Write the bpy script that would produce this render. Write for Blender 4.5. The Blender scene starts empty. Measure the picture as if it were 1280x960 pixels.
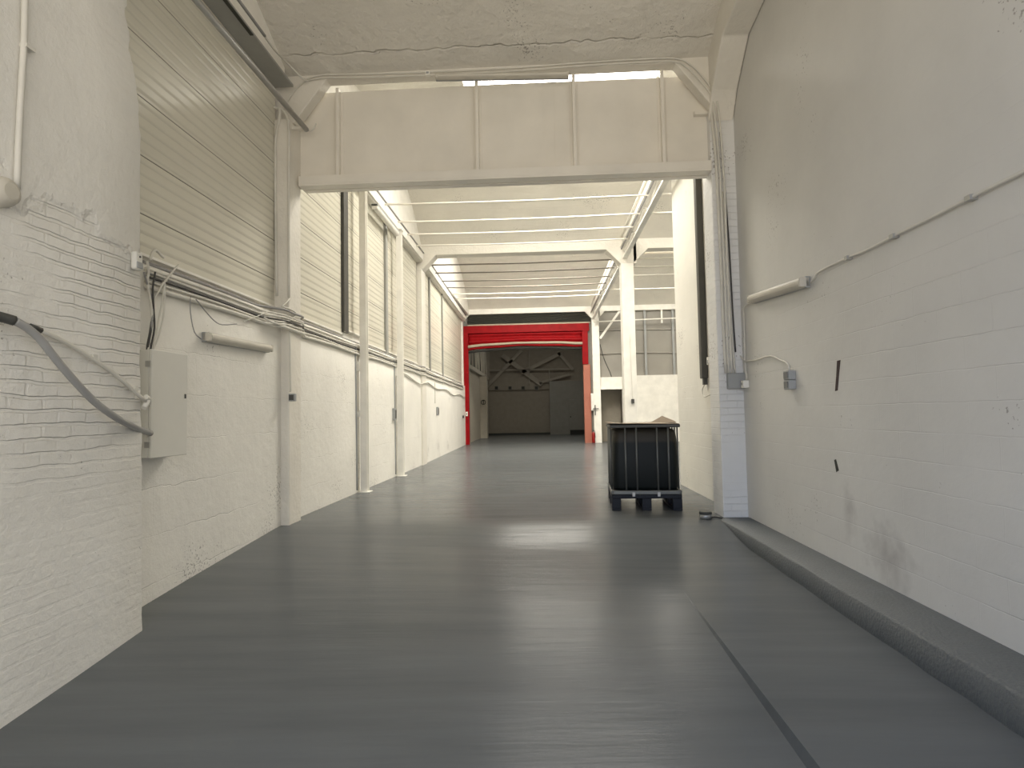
import bpy, bmesh, math, random
from mathutils import Vector, Matrix
random.seed(7)
S = bpy.context.scene
COL = S.collection
PI = math.pi
# ------------------------------------------------------------------ camera
F, H = 760.0, 1.40
def _unit(v): return v.normalized()
yd = _unit(Vector(((679-640)/F, (517-480)/F, 1.0)))
up = Vector((-math.sin(.021), -math.cos(.021), 0)); up = _unit(up - yd*up.dot(yd))
xd = yd.cross(up)
def _ray(px, py):
    d = Vector(((px-640)/F, (py-480)/F, 1.0))
    return Vector((xd.dot(d), yd.dot(d), up.dot(d)))
EYE = Vector((0, 0, H))
def onx(px, py, x): d = _ray(px, py); return EYE + d*(x/d.x)
def ony(px, py, y): d = _ray(px, py); return EYE + d*(y/d.y)
def onz(px, py, z): d = _ray(px, py); return EYE + d*((z-H)/d.z)
cam = bpy.data.cameras.new('camera'); co = bpy.data.objects.new('camera', cam); COL.objects.link(co)
cam.sensor_width = 36; cam.lens = F/1280*36; cam.clip_start = .02; cam.clip_end = 200
# camera axes in world: right = row of M for X, etc.
R = Matrix(((xd.x, yd.x, up.x), (xd.y, yd.y, up.y), (xd.z, yd.z, up.z)))   # world -> camera(X right,Y down,Z fwd)
right, down, fwd = Vector(R[0]), Vector(R[1]), Vector(R[2])
mw = Matrix.Identity(4)
for i in range(3):
    mw[i][0] = right[i]; mw[i][1] = -down[i]; mw[i][2] = -fwd[i]
mw[2][3] = H
co.matrix_world = mw
S.camera = co
S.view_settings.view_transform = 'Standard'; S.view_settings.look = 'None'
S.view_settings.gamma = 1; S.view_settings.use_curve_mapping = False
S.view_settings.exposure = 0.0
S.cycles.use_denoising = True
S.cycles.max_bounces = 10; S.cycles.diffuse_bounces = 8; S.cycles.sample_clamp_indirect = 6

# ------------------------------------------------------------------ materials
def lin(c): return tuple(((v/255)/12.92 if v/255 <= .04045 else ((v/255+.055)/1.055)**2.4) for v in c)+(1,)
class NT:
    def __init__(s, m): s.t = m.node_tree; s.n = s.t.nodes; s.l = s.t.links
    def add(s, typ, **kw):
        n = s.n.new(typ)
        for k, v in kw.items():
            if k.startswith('_'): setattr(n, k[1:], v)
        for k, v in kw.items():
            if not k.startswith('_'): n.inputs[k.replace('__', ' ')].default_value = v
        return n
    def link(s, a, b): s.l.new(a, b)
def newmat(name):
    m = bpy.data.materials.new(name); m.use_nodes = True
    t = NT(m); b = t.n['Principled BSDF']
    return m, t, b
def plain(name, c, rough=.5, metal=0, bump=0, bscale=40, var=.06, vscale=4):
    m, t, b = newmat(name)
    tc = t.add('ShaderNodeTexCoord')
    nz = t.add('ShaderNodeTexNoise', Scale=vscale, Detail=4.0)
    t.link(tc.outputs['Object'], nz.inputs['Vector'])
    mp = t.add('ShaderNodeMapRange', **{'To__Min': 1-var, 'To__Max': 1+var})
    mp.inputs['From Min'].default_value = .3; mp.inputs['From Max'].default_value = .7
    t.link(nz.outputs['Fac'], mp.inputs['Value'])
    mx = t.add('ShaderNodeVectorMath', _operation='SCALE'); mx.inputs[0].default_value = c[:3]
    t.link(mp.outputs['Result'], mx.inputs['Scale']); t.link(mx.outputs['Vector'], b.inputs['Base Color'])
    b.inputs['Roughness'].default_value = rough; b.inputs['Metallic'].default_value = metal
    if bump:
        n2 = t.add('ShaderNodeTexNoise', Scale=bscale, Detail=5.0)
        t.link(tc.outputs['Object'], n2.inputs['Vector'])
        bp = t.add('ShaderNodeBump', Strength=bump, Distance=.02)
        t.link(n2.outputs['Fac'], bp.inputs['Height']); t.link(bp.outputs['Normal'], b.inputs['Normal'])
    return m
def masonry(name, c, bw, bh, mortar, bump, axis='YZ', rough=.55, noise=.5, plaster_z=None, smooth=.3, stain=None, fade=None, zwarp=.02, joint=1.0, upright=.5, low_pits=0):
    """painted brick / block wall: brick relief + lumpy paint, all in world coordinates"""
    m, t, b = newmat(name)
    tc = t.add('ShaderNodeTexCoord')
    sp = t.add('ShaderNodeSeparateXYZ'); t.link(tc.outputs['Object'], sp.inputs[0])
    cb = t.add('ShaderNodeCombineXYZ')
    sh = t.add('ShaderNodeMath', _operation='ADD'); sh.inputs[1].default_value = 23.3; t.link(sp.outputs['Y' if axis == 'YZ' else 'X'], sh.inputs[0]); t.link(sh.outputs[0], cb.inputs[0]); t.link(sp.outputs['Z'], cb.inputs[1])
    wn = t.add('ShaderNodeTexNoise', Scale=5.0, Detail=3.0); t.link(tc.outputs['Object'], wn.inputs['Vector'])
    ws = t.add('ShaderNodeVectorMath', _operation='SCALE', Scale=zwarp); t.link(wn.outputs['Color'], ws.inputs[0])
    wa = t.add('ShaderNodeVectorMath', _operation='ADD'); t.link(cb.outputs[0], wa.inputs[0]); t.link(ws.outputs[0], wa.inputs[1])
    br = t.add('ShaderNodeTexBrick', Scale=1.0, _offset=.5)
    br.inputs['Mortar Size'].default_value = mortar; br.inputs['Mortar Smooth'].default_value = smooth
    br.inputs['Brick Width'].default_value = bw; br.inputs['Row Height'].default_value = bh
    br.inputs['Color1'].default_value = (1, 1, 1, 1); br.inputs['Color2'].default_value = (.86, .86, .86, 1); br.inputs['Mortar'].default_value = (0, 0, 0, 1)
    t.link(wa.outputs[0], br.inputs['Vector'])
    # patchy fading of the joints
    pn = t.add('ShaderNodeTexNoise', Scale=1.3, Detail=3.0); t.link(tc.outputs['Object'], pn.inputs['Vector'])
    pr = t.add('ShaderNodeMapRange'); pr.inputs['From Min'].default_value = .38; pr.inputs['From Max'].default_value = .62
    pr.inputs['To Min'].default_value = .1; t.link(pn.outputs['Fac'], pr.inputs['Value'])
    ml = t.add('ShaderNodeMath', _operation='MULTIPLY')
    b2 = t.add('ShaderNodeTexBrick', Scale=1.0, _offset=.5)
    b2.inputs['Mortar Size'].default_value = mortar; b2.inputs['Mortar Smooth'].default_value = smooth
    b2.inputs['Brick Width'].default_value = 60.0; b2.inputs['Row Height'].default_value = bh
    b2.inputs['Color1'].default_value = (1, 1, 1, 1); b2.inputs['Color2'].default_value = (.9, .9, .9, 1); b2.inputs['Mortar'].default_value = (0, 0, 0, 1)
    t.link(wa.outputs[0], b2.inputs['Vector'])
    bm_ = t.add('ShaderNodeMix', _data_type='RGBA'); bm_.inputs['Factor'].default_value = upright; t.link(b2.outputs['Color'], bm_.inputs[6]); t.link(br.outputs['Color'], bm_.inputs[7])
    gr = t.add('ShaderNodeRGBToBW'); t.link(bm_.outputs[2], gr.inputs[0])
    t.link(gr.outputs[0], ml.inputs[0]); t.link(pr.outputs[0], ml.inputs[1])
    js = t.add('ShaderNodeMath', _operation='MULTIPLY'); js.inputs[1].default_value = joint; t.link(ml.outputs[0], js.inputs[0])
    brick_h = js.outputs[0]
    if plaster_z is not None:            # smooth render above this height
        en = t.add('ShaderNodeTexNoise', Scale=3.0, Detail=5.0); t.link(tc.outputs['Object'], en.inputs['Vector'])
        a = t.add('ShaderNodeMath', _operation='MULTIPLY_ADD'); a.inputs[1].default_value = .9; t.link(en.outputs['Fac'], a.inputs[0]); t.link(sp.outputs['Z'], a.inputs[2])
        g = t.add('ShaderNodeMapRange'); g.inputs['From Min'].default_value = plaster_z+.42; g.inputs['From Max'].default_value = plaster_z+.5
        g.inputs['To Min'].default_value = 1; g.inputs['To Max'].default_value = 0
        t.link(a.outputs[0], g.inputs['Value'])
        m2 = t.add('ShaderNodeMath', _operation='MULTIPLY'); t.link(brick_h, m2.inputs[0]); t.link(g.outputs[0], m2.inputs[1])
        # plaster stands proud of the brick
        inv = t.add('ShaderNodeMath', _operation='SUBTRACT'); inv.inputs[0].default_value = 1.05; t.link(g.outputs[0], inv.inputs[1])
        m3 = t.add('ShaderNodeMath', _operation='ADD'); t.link(m2.outputs[0], m3.inputs[0]); t.link(inv.outputs[0], m3.inputs[1])
        brick_h = m3.outputs[0]
    if fade is not None:                 # joints filled with paint below this height
        g = t.add('ShaderNodeMapRange'); g.inputs['From Min'].default_value = fade[0]; g.inputs['From Max'].default_value = fade[1]; g.inputs['To Min'].default_value = fade[2]; g.inputs['To Max'].default_value = fade[3] if len(fade) > 3 else 1
        t.link(sp.outputs['Z'], g.inputs['Value'])
        m2 = t.add('ShaderNodeMath', _operation='MULTIPLY'); t.link(brick_h, m2.inputs[0]); t.link(g.outputs[0], m2.inputs[1]); brick_h = m2.outputs[0]
    n2 = t.add('ShaderNodeTexNoise', Scale=9.0, Detail=8.0, Roughness=.62); t.link(tc.outputs['Object'], n2.inputs['Vector'])
    ad = t.add('ShaderNodeMath', _operation='MULTIPLY_ADD'); ad.inputs[1].default_value = noise
    t.link(n2.outputs['Fac'], ad.inputs[0]); t.link(brick_h, ad.inputs[2])
    bp = t.add('ShaderNodeBump', Strength=1.0, Distance=bump); t.link(ad.outputs[0], bp.inputs['Height']); t.link(bp.outputs['Normal'], b.inputs['Normal'])
    # paint tone
    cn = t.add('ShaderNodeTexNoise', Scale=.9, Detail=6.0, Roughness=.6); t.link(tc.outputs['Object'], cn.inputs['Vector'])
    mp = t.add('ShaderNodeMapRange'); mp.inputs['From Min'].default_value = .3; mp.inputs['From Max'].default_value = .7
    mp.inputs['To Min'].default_value = .93; mp.inputs['To Max'].default_value = 1.04
    t.link(cn.outputs['Fac'], mp.inputs['Value'])
    mx = t.add('ShaderNodeVectorMath', _operation='SCALE'); mx.inputs[0].default_value = c[:3]; t.link(mp.outputs[0], mx.inputs['Scale'])
    colo = mx.outputs['Vector']
    # sparse pits: bare specks in the paint
    pt = t.add('ShaderNodeTexNoise', Scale=38.0, Detail=2.0); t.link(tc.outputs['Object'], pt.inputs['Vector'])
    pm = t.add('ShaderNodeTexNoise', Scale=1.1, Detail=2.0); t.link(tc.outputs['Object'], pm.inputs['Vector'])
    pa = t.add('ShaderNodeMath', _operation='MULTIPLY'); t.link(pt.outputs['Fac'], pa.inputs[0]); t.link(pm.outputs['Fac'], pa.inputs[1])
    if low_pits:                          # rough-cast foot of the wall
        lz = t.add('ShaderNodeMapRange'); lz.inputs['From Min'].default_value = 1.1; lz.inputs['From Max'].default_value = .1; lz.inputs['To Max'].default_value = low_pits; t.link(sp.outputs['Z'], lz.inputs['Value'])
        pb = t.add('ShaderNodeMath', _operation='ADD'); t.link(pa.outputs[0], pb.inputs[0]); t.link(lz.outputs[0], pb.inputs[1]); pa = pb
    pg = t.add('ShaderNodeMapRange'); pg.inputs['From Min'].default_value = .415; pg.inputs['From Max'].default_value = .45; pg.inputs['To Max'].default_value = .6
    t.link(pa.outputs[0], pg.inputs['Value'])
    mc = t.add('ShaderNodeMix', _data_type='RGBA'); t.link(pg.outputs[0], mc.inputs['Factor'])
    t.link(colo, mc.inputs[6]); mc.inputs[7].default_value = (.16, .14, .12, 1)
    colo = mc.outputs[2]
    for (sy, sz, ry, rz, amt) in (stain or ()):   # dirt marks with a place of their own
        dy = t.add('ShaderNodeMath', _operation='SUBTRACT'); dy.inputs[1].default_value = sy; t.link(sp.outputs['Y'], dy.inputs[0])
        dz = t.add('ShaderNodeMath', _operation='SUBTRACT'); dz.inputs[1].default_value = sz; t.link(sp.outputs['Z'], dz.inputs[0])
        cv = t.add('ShaderNodeCombineXYZ')
        for q, (nn, rr) in enumerate(((dy, ry), (dz, rz))):
            dv = t.add('ShaderNodeMath', _operation='DIVIDE'); dv.inputs[1].default_value = rr; t.link(nn.outputs[0], dv.inputs[0]); t.link(dv.outputs[0], cv.inputs[q])
        ln = t.add('ShaderNodeVectorMath', _operation='LENGTH'); t.link(cv.outputs[0], ln.inputs[0])
        sn = t.add('ShaderNodeTexNoise', Scale=7.0, Detail=5.0); t.link(tc.outputs['Object'], sn.inputs['Vector'])
        sa = t.add('ShaderNodeMath', _operation='MULTIPLY_ADD'); sa.inputs[1].default_value = 1.6; t.link(sn.outputs['Fac'], sa.inputs[0]); t.link(ln.outputs['Value'], sa.inputs[2])
        sg = t.add('ShaderNodeMapRange'); sg.inputs['From Min'].default_value = .7; sg.inputs['From Max'].default_value = 1.8; sg.inputs['To Min'].default_value = amt; sg.inputs['To Max'].default_value = 0
        t.link(sa.outputs[0], sg.inputs['Value'])
        mc = t.add('ShaderNodeMix', _data_type='RGBA'); t.link(sg.outputs[0], mc.inputs['Factor']); t.link(colo, mc.inputs[6]); mc.inputs[7].default_value = (.2, .19, .185, 1)
        colo = mc.outputs[2]
    t.link(colo, b.inputs['Base Color'])
    b.inputs['Roughness'].default_value = rough
    return m

WHITE = (.80, .782, .73)
M = {}
M['brick'] = masonry('painted_brick', (.79, .775, .73), .25, .088, .014, .02, plaster_z=2.75, noise=.7, joint=.75, zwarp=.045, upright=.3, fade=(.9, 1.5, .12), smooth=.5)
M['block_left'] = masonry('painted_block_left', WHITE, 1.3, .42, .006, .010, noise=1.1, smooth=.9, zwarp=.07, joint=.45, low_pits=.07)
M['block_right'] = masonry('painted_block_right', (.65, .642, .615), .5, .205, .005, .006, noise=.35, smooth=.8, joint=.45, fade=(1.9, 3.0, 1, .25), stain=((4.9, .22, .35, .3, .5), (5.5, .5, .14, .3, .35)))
M['pillar_brick'] = masonry('painted_pillar_brick', (.76, .76, .75), .25, .09, .006, .01, axis='XZ', noise=.6)
M['concrete'] = masonry('painted_concrete', (.70, .67, .605), 9.0, .30, .008, .03, upright=0, axis='XZ', noise=1.0, smooth=.8, zwarp=.06)
M['plaster'] = plain('painted_plaster', (.74, .71, .645), .5, bump=.5, bscale=14, var=.05, vscale=2)
M['vault'] = masonry('painted_vault', (.78, .745, .67), 30.0, .5, .004, .012, axis='XZ', noise=.7, smooth=.9)
M['white'] = plain('white_paint', (.82, .80, .745), .45, bump=.15, bscale=25)
M['steel_white'] = plain('white_painted_steel', (.78, .745, .675), .4, bump=.08, bscale=12, vscale=1.5)
M['cable_white'] = plain('painted_cable', (.66, .64, .58), .5)
M['cable_grey'] = plain('grey_cable', (.30, .295, .29), .5)
M['cable_dark'] = plain('dark_cable', (.05, .048, .045), .5)
M['hose'] = plain('grey_hose', (.33, .33, .325), .45)
M['box_grey'] = plain('grey_plastic', (.33, .34, .34), .45)
M['box_dark'] = plain('dark_plastic', (.06, .06, .055), .5)
M['cabinet'] = plain('cabinet_paint', (.66, .65, .60), .35, var=.02)
M['lamp_shell'] = plain('lamp_shell', (.56, .53, .46), .4)
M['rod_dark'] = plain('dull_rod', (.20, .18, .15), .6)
M['box_mid'] = plain('mid_grey_plastic', (.15, .155, .155), .5)
M['zinc'] = plain('zinc', (.42, .42, .41), .35, .6)
M['soffit'] = plain('grey_soffit', (.32, .32, .30), .5)
M['red'] = plain('red_paint', (.27, .003, .006), .5, var=.15)
M['red'].node_tree.nodes['Principled BSDF'].inputs['Specular IOR Level'].default_value = .15
M['red_brick'] = masonry('pink_brick', (.42, .15, .10), .22, .075, .008, .01, axis='XZ', noise=.4)
M['dark'] = plain('dark_steel', (.035, .037, .03), .6)
M['dark_slat'] = plain('dark_shutter', (.055, .057, .048), .5)
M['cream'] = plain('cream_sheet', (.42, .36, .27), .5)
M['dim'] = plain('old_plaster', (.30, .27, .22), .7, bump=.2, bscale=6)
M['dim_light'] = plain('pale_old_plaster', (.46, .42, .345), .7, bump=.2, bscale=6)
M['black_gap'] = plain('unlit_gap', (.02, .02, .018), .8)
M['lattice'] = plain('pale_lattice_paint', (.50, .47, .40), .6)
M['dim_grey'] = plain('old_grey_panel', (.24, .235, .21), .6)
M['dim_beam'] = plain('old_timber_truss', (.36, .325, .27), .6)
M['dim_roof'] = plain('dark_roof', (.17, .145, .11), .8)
M['greypanel'] = plain('grey_sheet', (.30, .285, .255), .45, var=.1, vscale=1)
M['pallet'] = plain('blue_black_pallet', (.004, .007, .016), .65)
M['cage'] = plain('dull_cage', (.15, .155, .15), .42, .5)
M['cardboard'] = plain('cardboard', (.30, .235, .17), .8)
M['kerb'] = plain('kerb_paint', (.095, .105, .11), .55, bump=.5, bscale=45)
M['fire_red'] = plain('extinguisher_red', (.30, .012, .012), .3)

def floor_mat():
    m, t, b = newmat('grey_floor_paint')
    tc = t.add('ShaderNodeTexCoord')
    mpg = t.add('ShaderNodeMapping'); mpg.inputs['Scale'].default_value = (.35, 3.2, 1); t.link(tc.outputs['Object'], mpg.inputs['Vector'])
    n1 = t.add('ShaderNodeTexNoise', Scale=1.6, Detail=6.0, Roughness=.55); t.link(mpg.outputs[0], n1.inputs['Vector'])
    n3 = t.add('ShaderNodeTexNoise', Scale=9.0, Detail=4.0); t.link(mpg.outputs[0], n3.inputs['Vector'])
    n2 = t.add('ShaderNodeTexNoise', Scale=.7, Detail=5.0); t.link(tc.outputs['Object'], n2.inputs['Vector'])
    mr = t.add('ShaderNodeMapRange'); mr.inputs['From Min'].default_value = .3; mr.inputs['From Max'].default_value = .7
    mr.inputs['To Min'].default_value = .9; mr.inputs['To Max'].default_value = 1.1; t.link(n1.outputs['Fac'], mr.inputs['Value'])
    mx = t.add('ShaderNodeVectorMath', _operation='SCALE'); mx.inputs[0].default_value = (.120, .128, .133); t.link(mr.outputs[0], mx.inputs['Scale'])
    t.link(mx.outputs['Vector'], b.inputs['Base Color'])
    rr = t.add('ShaderNodeMapRange'); rr.inputs['From Min'].default_value = .1; rr.inputs['From Max'].default_value = .9
    rr.inputs['To Min'].default_value = .20; rr.inputs['To Max'].default_value = .29; t.link(n2.outputs['Fac'], rr.inputs['Value'])
    t.link(rr.outputs[0], b.inputs['Roughness'])
    ad = t.add('ShaderNodeMath', _operation='MULTIPLY_ADD'); ad.inputs[1].default_value = .25; t.link(n3.outputs['Fac'], ad.inputs[0]); t.link(n1.outputs['Fac'], ad.inputs[2])
    bp = t.add('ShaderNodeBump', Strength=.4, Distance=.014); t.link(ad.outputs[0], bp.inputs['Height']); t.link(bp.outputs['Normal'], b.inputs['Normal'])
    b.inputs['Specular IOR Level'].default_value = .06
    return m
M['floor'] = floor_mat()

def panel_mat():
    """sandwich panel: wide joints every .53 m, shallow ribs between"""
    m, t, b = newmat('ribbed_panel')
    tc = t.add('ShaderNodeTexCoord'); sp = t.add('ShaderNodeSeparateXYZ'); t.link(tc.outputs['Object'], sp.inputs[0])
    def band(period, width, off=0.0):
        a = t.add('ShaderNodeMath', _operation='ADD'); a.inputs[1].default_value = 40*period+off; t.link(sp.outputs['Z'], a.inputs[0])
        d = t.add('ShaderNodeMath', _operation='MODULO'); d.inputs[1].default_value = period; t.link(a.outputs[0], d.inputs[0])
        g = t.add('ShaderNodeMapRange', _interpolation_type='SMOOTHSTEP'); g.inputs['From Max'].default_value = width; t.link(d.outputs[0], g.inputs['Value'])
        return g.outputs[0]
    j = band(.53, .014, .177); r = band(.106, .045, .035)
    ad = t.add('ShaderNodeMath', _operation='MULTIPLY_ADD'); ad.inputs[1].default_value = 1.6; t.link(j, ad.inputs[0]); t.link(r, ad.inputs[2])
    bp = t.add('ShaderNodeBump', Strength=1.0, Distance=.006); t.link(ad.outputs[0], bp.inputs['Height']); t.link(bp.outputs['Normal'], b.inputs['Normal'])
    nz = t.add('ShaderNodeTexNoise', Scale=1.2, Detail=4.0); t.link(tc.outputs['Object'], nz.inputs['Vector'])
    mp = t.add('ShaderNodeMapRange'); mp.inputs['To Min'].default_value = .9; mp.inputs['To Max'].default_value = 1.1; t.link(nz.outputs['Fac'], mp.inputs['Value'])
    mx = t.add('ShaderNodeVectorMath', _operation='SCALE'); mx.inputs[0].default_value = (.66, .635, .54); t.link(mp.outputs[0], mx.inputs['Scale'])
    mc = t.add('ShaderNodeMix', _data_type='RGBA'); t.link(j, mc.inputs['Factor']); mc.inputs[6].default_value = (.05, .045, .04, 1); t.link(mx.outputs[0], mc.inputs[7])
    rb = t.add('ShaderNodeMapRange'); rb.inputs['To Min'].default_value = .86; t.link(r, rb.inputs['Value'])
    m4 = t.add('ShaderNodeVectorMath', _operation='SCALE'); t.link(mc.outputs[2], m4.inputs[0]); t.link(rb.outputs[0], m4.inputs['Scale'])
    t.link(m4.outputs[0], b.inputs['Base Color']); b.inputs['Roughness'].default_value = .32
    return m
M['panel'] = panel_mat()

def sky_sheet(strength):
    m, t, b = newmat('skylight_sheet')
    tc = t.add('ShaderNodeTexCoord'); sp = t.add('ShaderNodeSeparateXYZ'); t.link(tc.outputs['Object'], sp.inputs[0])
    sn = t.add('ShaderNodeMath', _operation='MULTIPLY'); sn.inputs[1].default_value = 13.0; t.link(sp.outputs['X'], sn.inputs[0])
    s2 = t.add('ShaderNodeMath', _operation='SINE'); t.link(sn.outputs[0], s2.inputs[0])
    g = t.add('ShaderNodeMapRange'); g.inputs['From Min'].default_value = -.3; g.inputs['From Max'].default_value = .3; t.link(s2.outputs[0], g.inputs['Value'])
    mc = t.add('ShaderNodeMix', _data_type='RGBA'); t.link(g.outputs[0], mc.inputs['Factor'])
    mc.inputs[6].default_value = (1.0, .935, .80, 1); mc.inputs[7].default_value = (.98, .94, .86, 1)
    t.link(mc.outputs[2], b.inputs['Emission Color']); b.inputs['Emission Strength'].default_value = strength
    b.inputs['Base Color'].default_value = (.8, .8, .8, 1)
    return m
M['sky'] = sky_sheet(13.0); M['sky_rear'] = sky_sheet(23.0); M['sky_side'] = sky_sheet(8.5)

M['annex_fill'] = sky_sheet(3.0)  # emission for the unseen sheet added to light the annex
def tank_mat():
    m, t, b = newmat('tank_plastic')
    tc = t.add('ShaderNodeTexCoord'); sp = t.add('ShaderNodeSeparateXYZ'); t.link(tc.outputs['Object'], sp.inputs[0])
    g = t.add('ShaderNodeMapRange'); g.inputs['From Min'].default_value = .95; g.inputs['From Max'].default_value = .99; t.link(sp.outputs['Z'], g.inputs['Value'])
    mc = t.add('ShaderNodeMix', _data_type='RGBA'); t.link(g.outputs[0], mc.inputs['Factor'])
    mc.inputs[6].default_value = (.006, .009, .009, 1); mc.inputs[7].default_value = (.032, .028, .02, 1)
    t.link(mc.outputs[2], b.inputs['Base Color']); b.inputs['Roughness'].default_value = .5; b.inputs['Specular IOR Level'].default_value = .25
    return m
M['tank'] = tank_mat()

# ------------------------------------------------------------------ mesh helpers
class MB:
    def __init__(s): s.v = []; s.f = []; s.sm = []
    def quad(s, a, b, c, d): 
        i = len(s.v); s.v += [tuple(a), tuple(b), tuple(c), tuple(d)]; s.f.append((i, i+1, i+2, i+3)); s.sm.append(False); return s
    def box(s, x0, x1, y0, y1, z0, z1):
        i = len(s.v)
        s.v += [(x, y, z) for z in (z0, z1) for y in (y0, y1) for x in (x0, x1)]
        for q in ((0, 2, 3, 1), (4, 5, 7, 6), (0, 1, 5, 4), (2, 6, 7, 3), (0, 4, 6, 2), (1, 3, 7, 5)):
            s.f.append(tuple(i+k for k in q)); s.sm.append(False)
        return s
    def prism(s, pts, d):
        """closed polygon of 3-D points pushed along vector d"""
        n = len(pts); i = len(s.v); d = Vector(d)
        s.v += [tuple(p) for p in pts] + [tuple(Vector(p)+d) for p in pts]
        s.f.append(tuple(range(i, i+n))); s.f.append(tuple(range(i+2*n-1, i+n-1, -1))); s.sm += [False, False]
        for k in range(n):
            s.f.append((i+k, i+(k+1) % n, i+n+(k+1) % n, i+n+k)); s.sm.append(False)
        return s
    def bar(s, a, b, w, h, upv=(0, 0, 1)):
        a, b = Vector(a), Vector(b); t = (b-a).normalized(); u = Vector(upv)
        u = u - t*u.dot(t)
        if u.length < 1e-4: u = Vector((1, 0, 0)) - t*t.x
        u.normalize(); r = t.cross(u)
        pts = [a+r*(w/2*p)+u*(h/2*q) for p, q in ((-1, -1), (1, -1), (1, 1), (-1, 1))]
        return s.prism(pts, b-a)
    def tube(s, pts, r, n=8, smooth=3, closed_caps=True):
        P = [Vector(p) for p in pts]
        if smooth and len(P) > 2:
            Q = []
            for k in range(len(P)-1):
                p0, p1, p2, p3 = P[max(k-1, 0)], P[k], P[k+1], P[min(k+2, len(P)-1)]
                for j in range(smooth):
                    u = j/smooth
                    Q.append(.5*((2*p1)+(p2-p0)*u+(2*p0-5*p1+4*p2-p3)*u*u+(3*p1-p0-3*p2+p3)*u**3))
            Q.append(P[-1]); P = Q
        i0 = len(s.v); ref = None
        for k, p in enumerate(P):
            t = (P[min(k+1, len(P)-1)]-P[max(k-1, 0)]).normalized()
            if ref is None: ref = Vector((0, 0, 1)) if abs(t.z) < .9 else Vector((1, 0, 0))
            ref = (ref - t*ref.dot(t)).normalized(); w = t.cross(ref)
            for j in range(n):
                a = 2*PI*j/n; s.v.append(tuple(p+ref*(r*math.cos(a))+w*(r*math.sin(a))))
        for k in range(len(P)-1):
            for j in range(n):
                a = i0+k*n+j; b = i0+k*n+(j+1) % n
                s.f.append((a, b, b+n, a+n)); s.sm.append(True)
        s.f.append(tuple(i0+j for j in range(n-1, -1, -1))); s.sm.append(False)
        e = i0+(len(P)-1)*n; s.f.append(tuple(e+j for j in range(n))); s.sm.append(False)
        return s
    def lathe(s, prof, cx, cy, n=20):
        i0 = len(s.v)
        for (r, z) in prof:
            for j in range(n):
                a = 2*PI*j/n; s.v.append((cx+r*math.cos(a), cy+r*math.sin(a), z))
        for k in range(len(prof)-1):
            for j in range(n):
                a = i0+k*n+j; b = i0+k*n+(j+1) % n; s.f.append((a, b, b+n, a+n)); s.sm.append(True)
        s.f.append(tuple(i0+j for j in range(n-1, -1, -1))); s.sm.append(False)
        e = i0+(len(prof)-1)*n; s.f.append(tuple(e+j for j in range(n))); s.sm.append(False)
        return s
    def grid(s, rows):
        i0 = len(s.v); n = len(rows[0])
        for r in rows: s.v += [tuple(p) for p in r]
        for a in range(len(rows)-1):
            for b in range(n-1):
                k = i0+a*n+b; s.f.append((k, k+1, k+n+1, k+n)); s.sm.append(True)
        return s
    def build(s, name, mat, parent=None, bevel=0, loc=None, seg=2):
        me = bpy.data.meshes.new(name)
        org = Vector(loc) if loc is not None else Vector((0, 0, 0))
        if parent is not None:
            org = Vector(parent.location); pp = parent.parent
            while pp: org = org + Vector(pp.location); pp = pp.parent
        me.from_pydata([tuple(Vector(v)-org) for v in s.v], [], s.f)
        for p, q in zip(me.polygons, s.sm): p.use_smooth = q
        me.materials.append(M[mat] if isinstance(mat, str) else mat)
        bm = bmesh.new(); bm.from_mesh(me); bmesh.ops.recalc_face_normals(bm, faces=bm.faces); bm.to_mesh(me); bm.free()
        o = bpy.data.objects.new(name, me); COL.objects.link(o)
        if parent is not None: o.parent = parent
        else: o.location = org
        if bevel:
            b = o.modifiers.new('bevel', 'BEVEL'); b.width = bevel; b.segments = seg; b.limit_method = 'ANGLE'
        return o
def tag(o, label, cat, group=None):
    o['label'] = label; o['category'] = cat
    if group: o['group'] = group
    return o
def struct(o): o['kind'] = 'structure'; return o
def thing(name, label, cat, loc, group=None):
    o = bpy.data.objects.new(name, None); o.empty_display_size = .1; COL.objects.link(o); o.location = loc
    return tag(o, label, cat, group)

# ------------------------------------------------------------------ floor levels (entrance ramp)
def lerp(tab, y):
    if y <= tab[0][0]: return tab[0][1]
    for (a, za), (b, zb) in zip(tab, tab[1:]):
        if y <= b: return za+(zb-za)*(y-a)/(b-a)
    return tab[-1][1]
ZL = [(-3, -.72), (2, -.50), (3.43, -.353), (4.1, -.29), (4.69, -.225), (5.16, -.189), (5.74, -.144), (6.82, -.069), (7.87, 0), (60, 0)]
ZR = [(-3, -.22), (2, -.198), (3.1, -.191), (4.8, -.178), (6.2, -.16), (7.0, -.15), (7.5, -.08), (7.95, -.01), (8.1, 0), (60, 0)]
XS = 1.19       # seam between the two slabs
def zseam_left(y): return lerp(ZR, y) - max(0, min(1, (5.25-y)/2.4))*.075
def zl(x, y):
    u = (x+3.3)/(XS+3.3); u = max(0, min(1, u)); zm = lerp([(-3,-.28),(3,-.26),(5.2,-.18),(6.6,-.09),(7.95,0),(60,0)], y)
    a, c = lerp(ZL, y), zseam_left(y)
    return a+(c-a)*u
def zfloor(x, y): return zl(x, y) if x < XS else lerp(ZR, y)
ys = [-2.5+.25*k for k in range(0, 45)]+[9, 12, 17, 29, 43]
mb = MB()
mb.grid([[(x, y, zfloor(x, y)) for x in (-3.75, -3.2, -2.5, -1.5, -.5, .5, 1.185)] for y in ys])
mb.grid([[(1.195+.03*max(0,min(1,(5.25-y)/2.4))*0, y, lerp(ZR, y)) for _ in (0,)]+[(x, y, lerp(ZR, y)) for x in (1.5, 2.0, 2.4, 2.8)] for y in ys])
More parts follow.
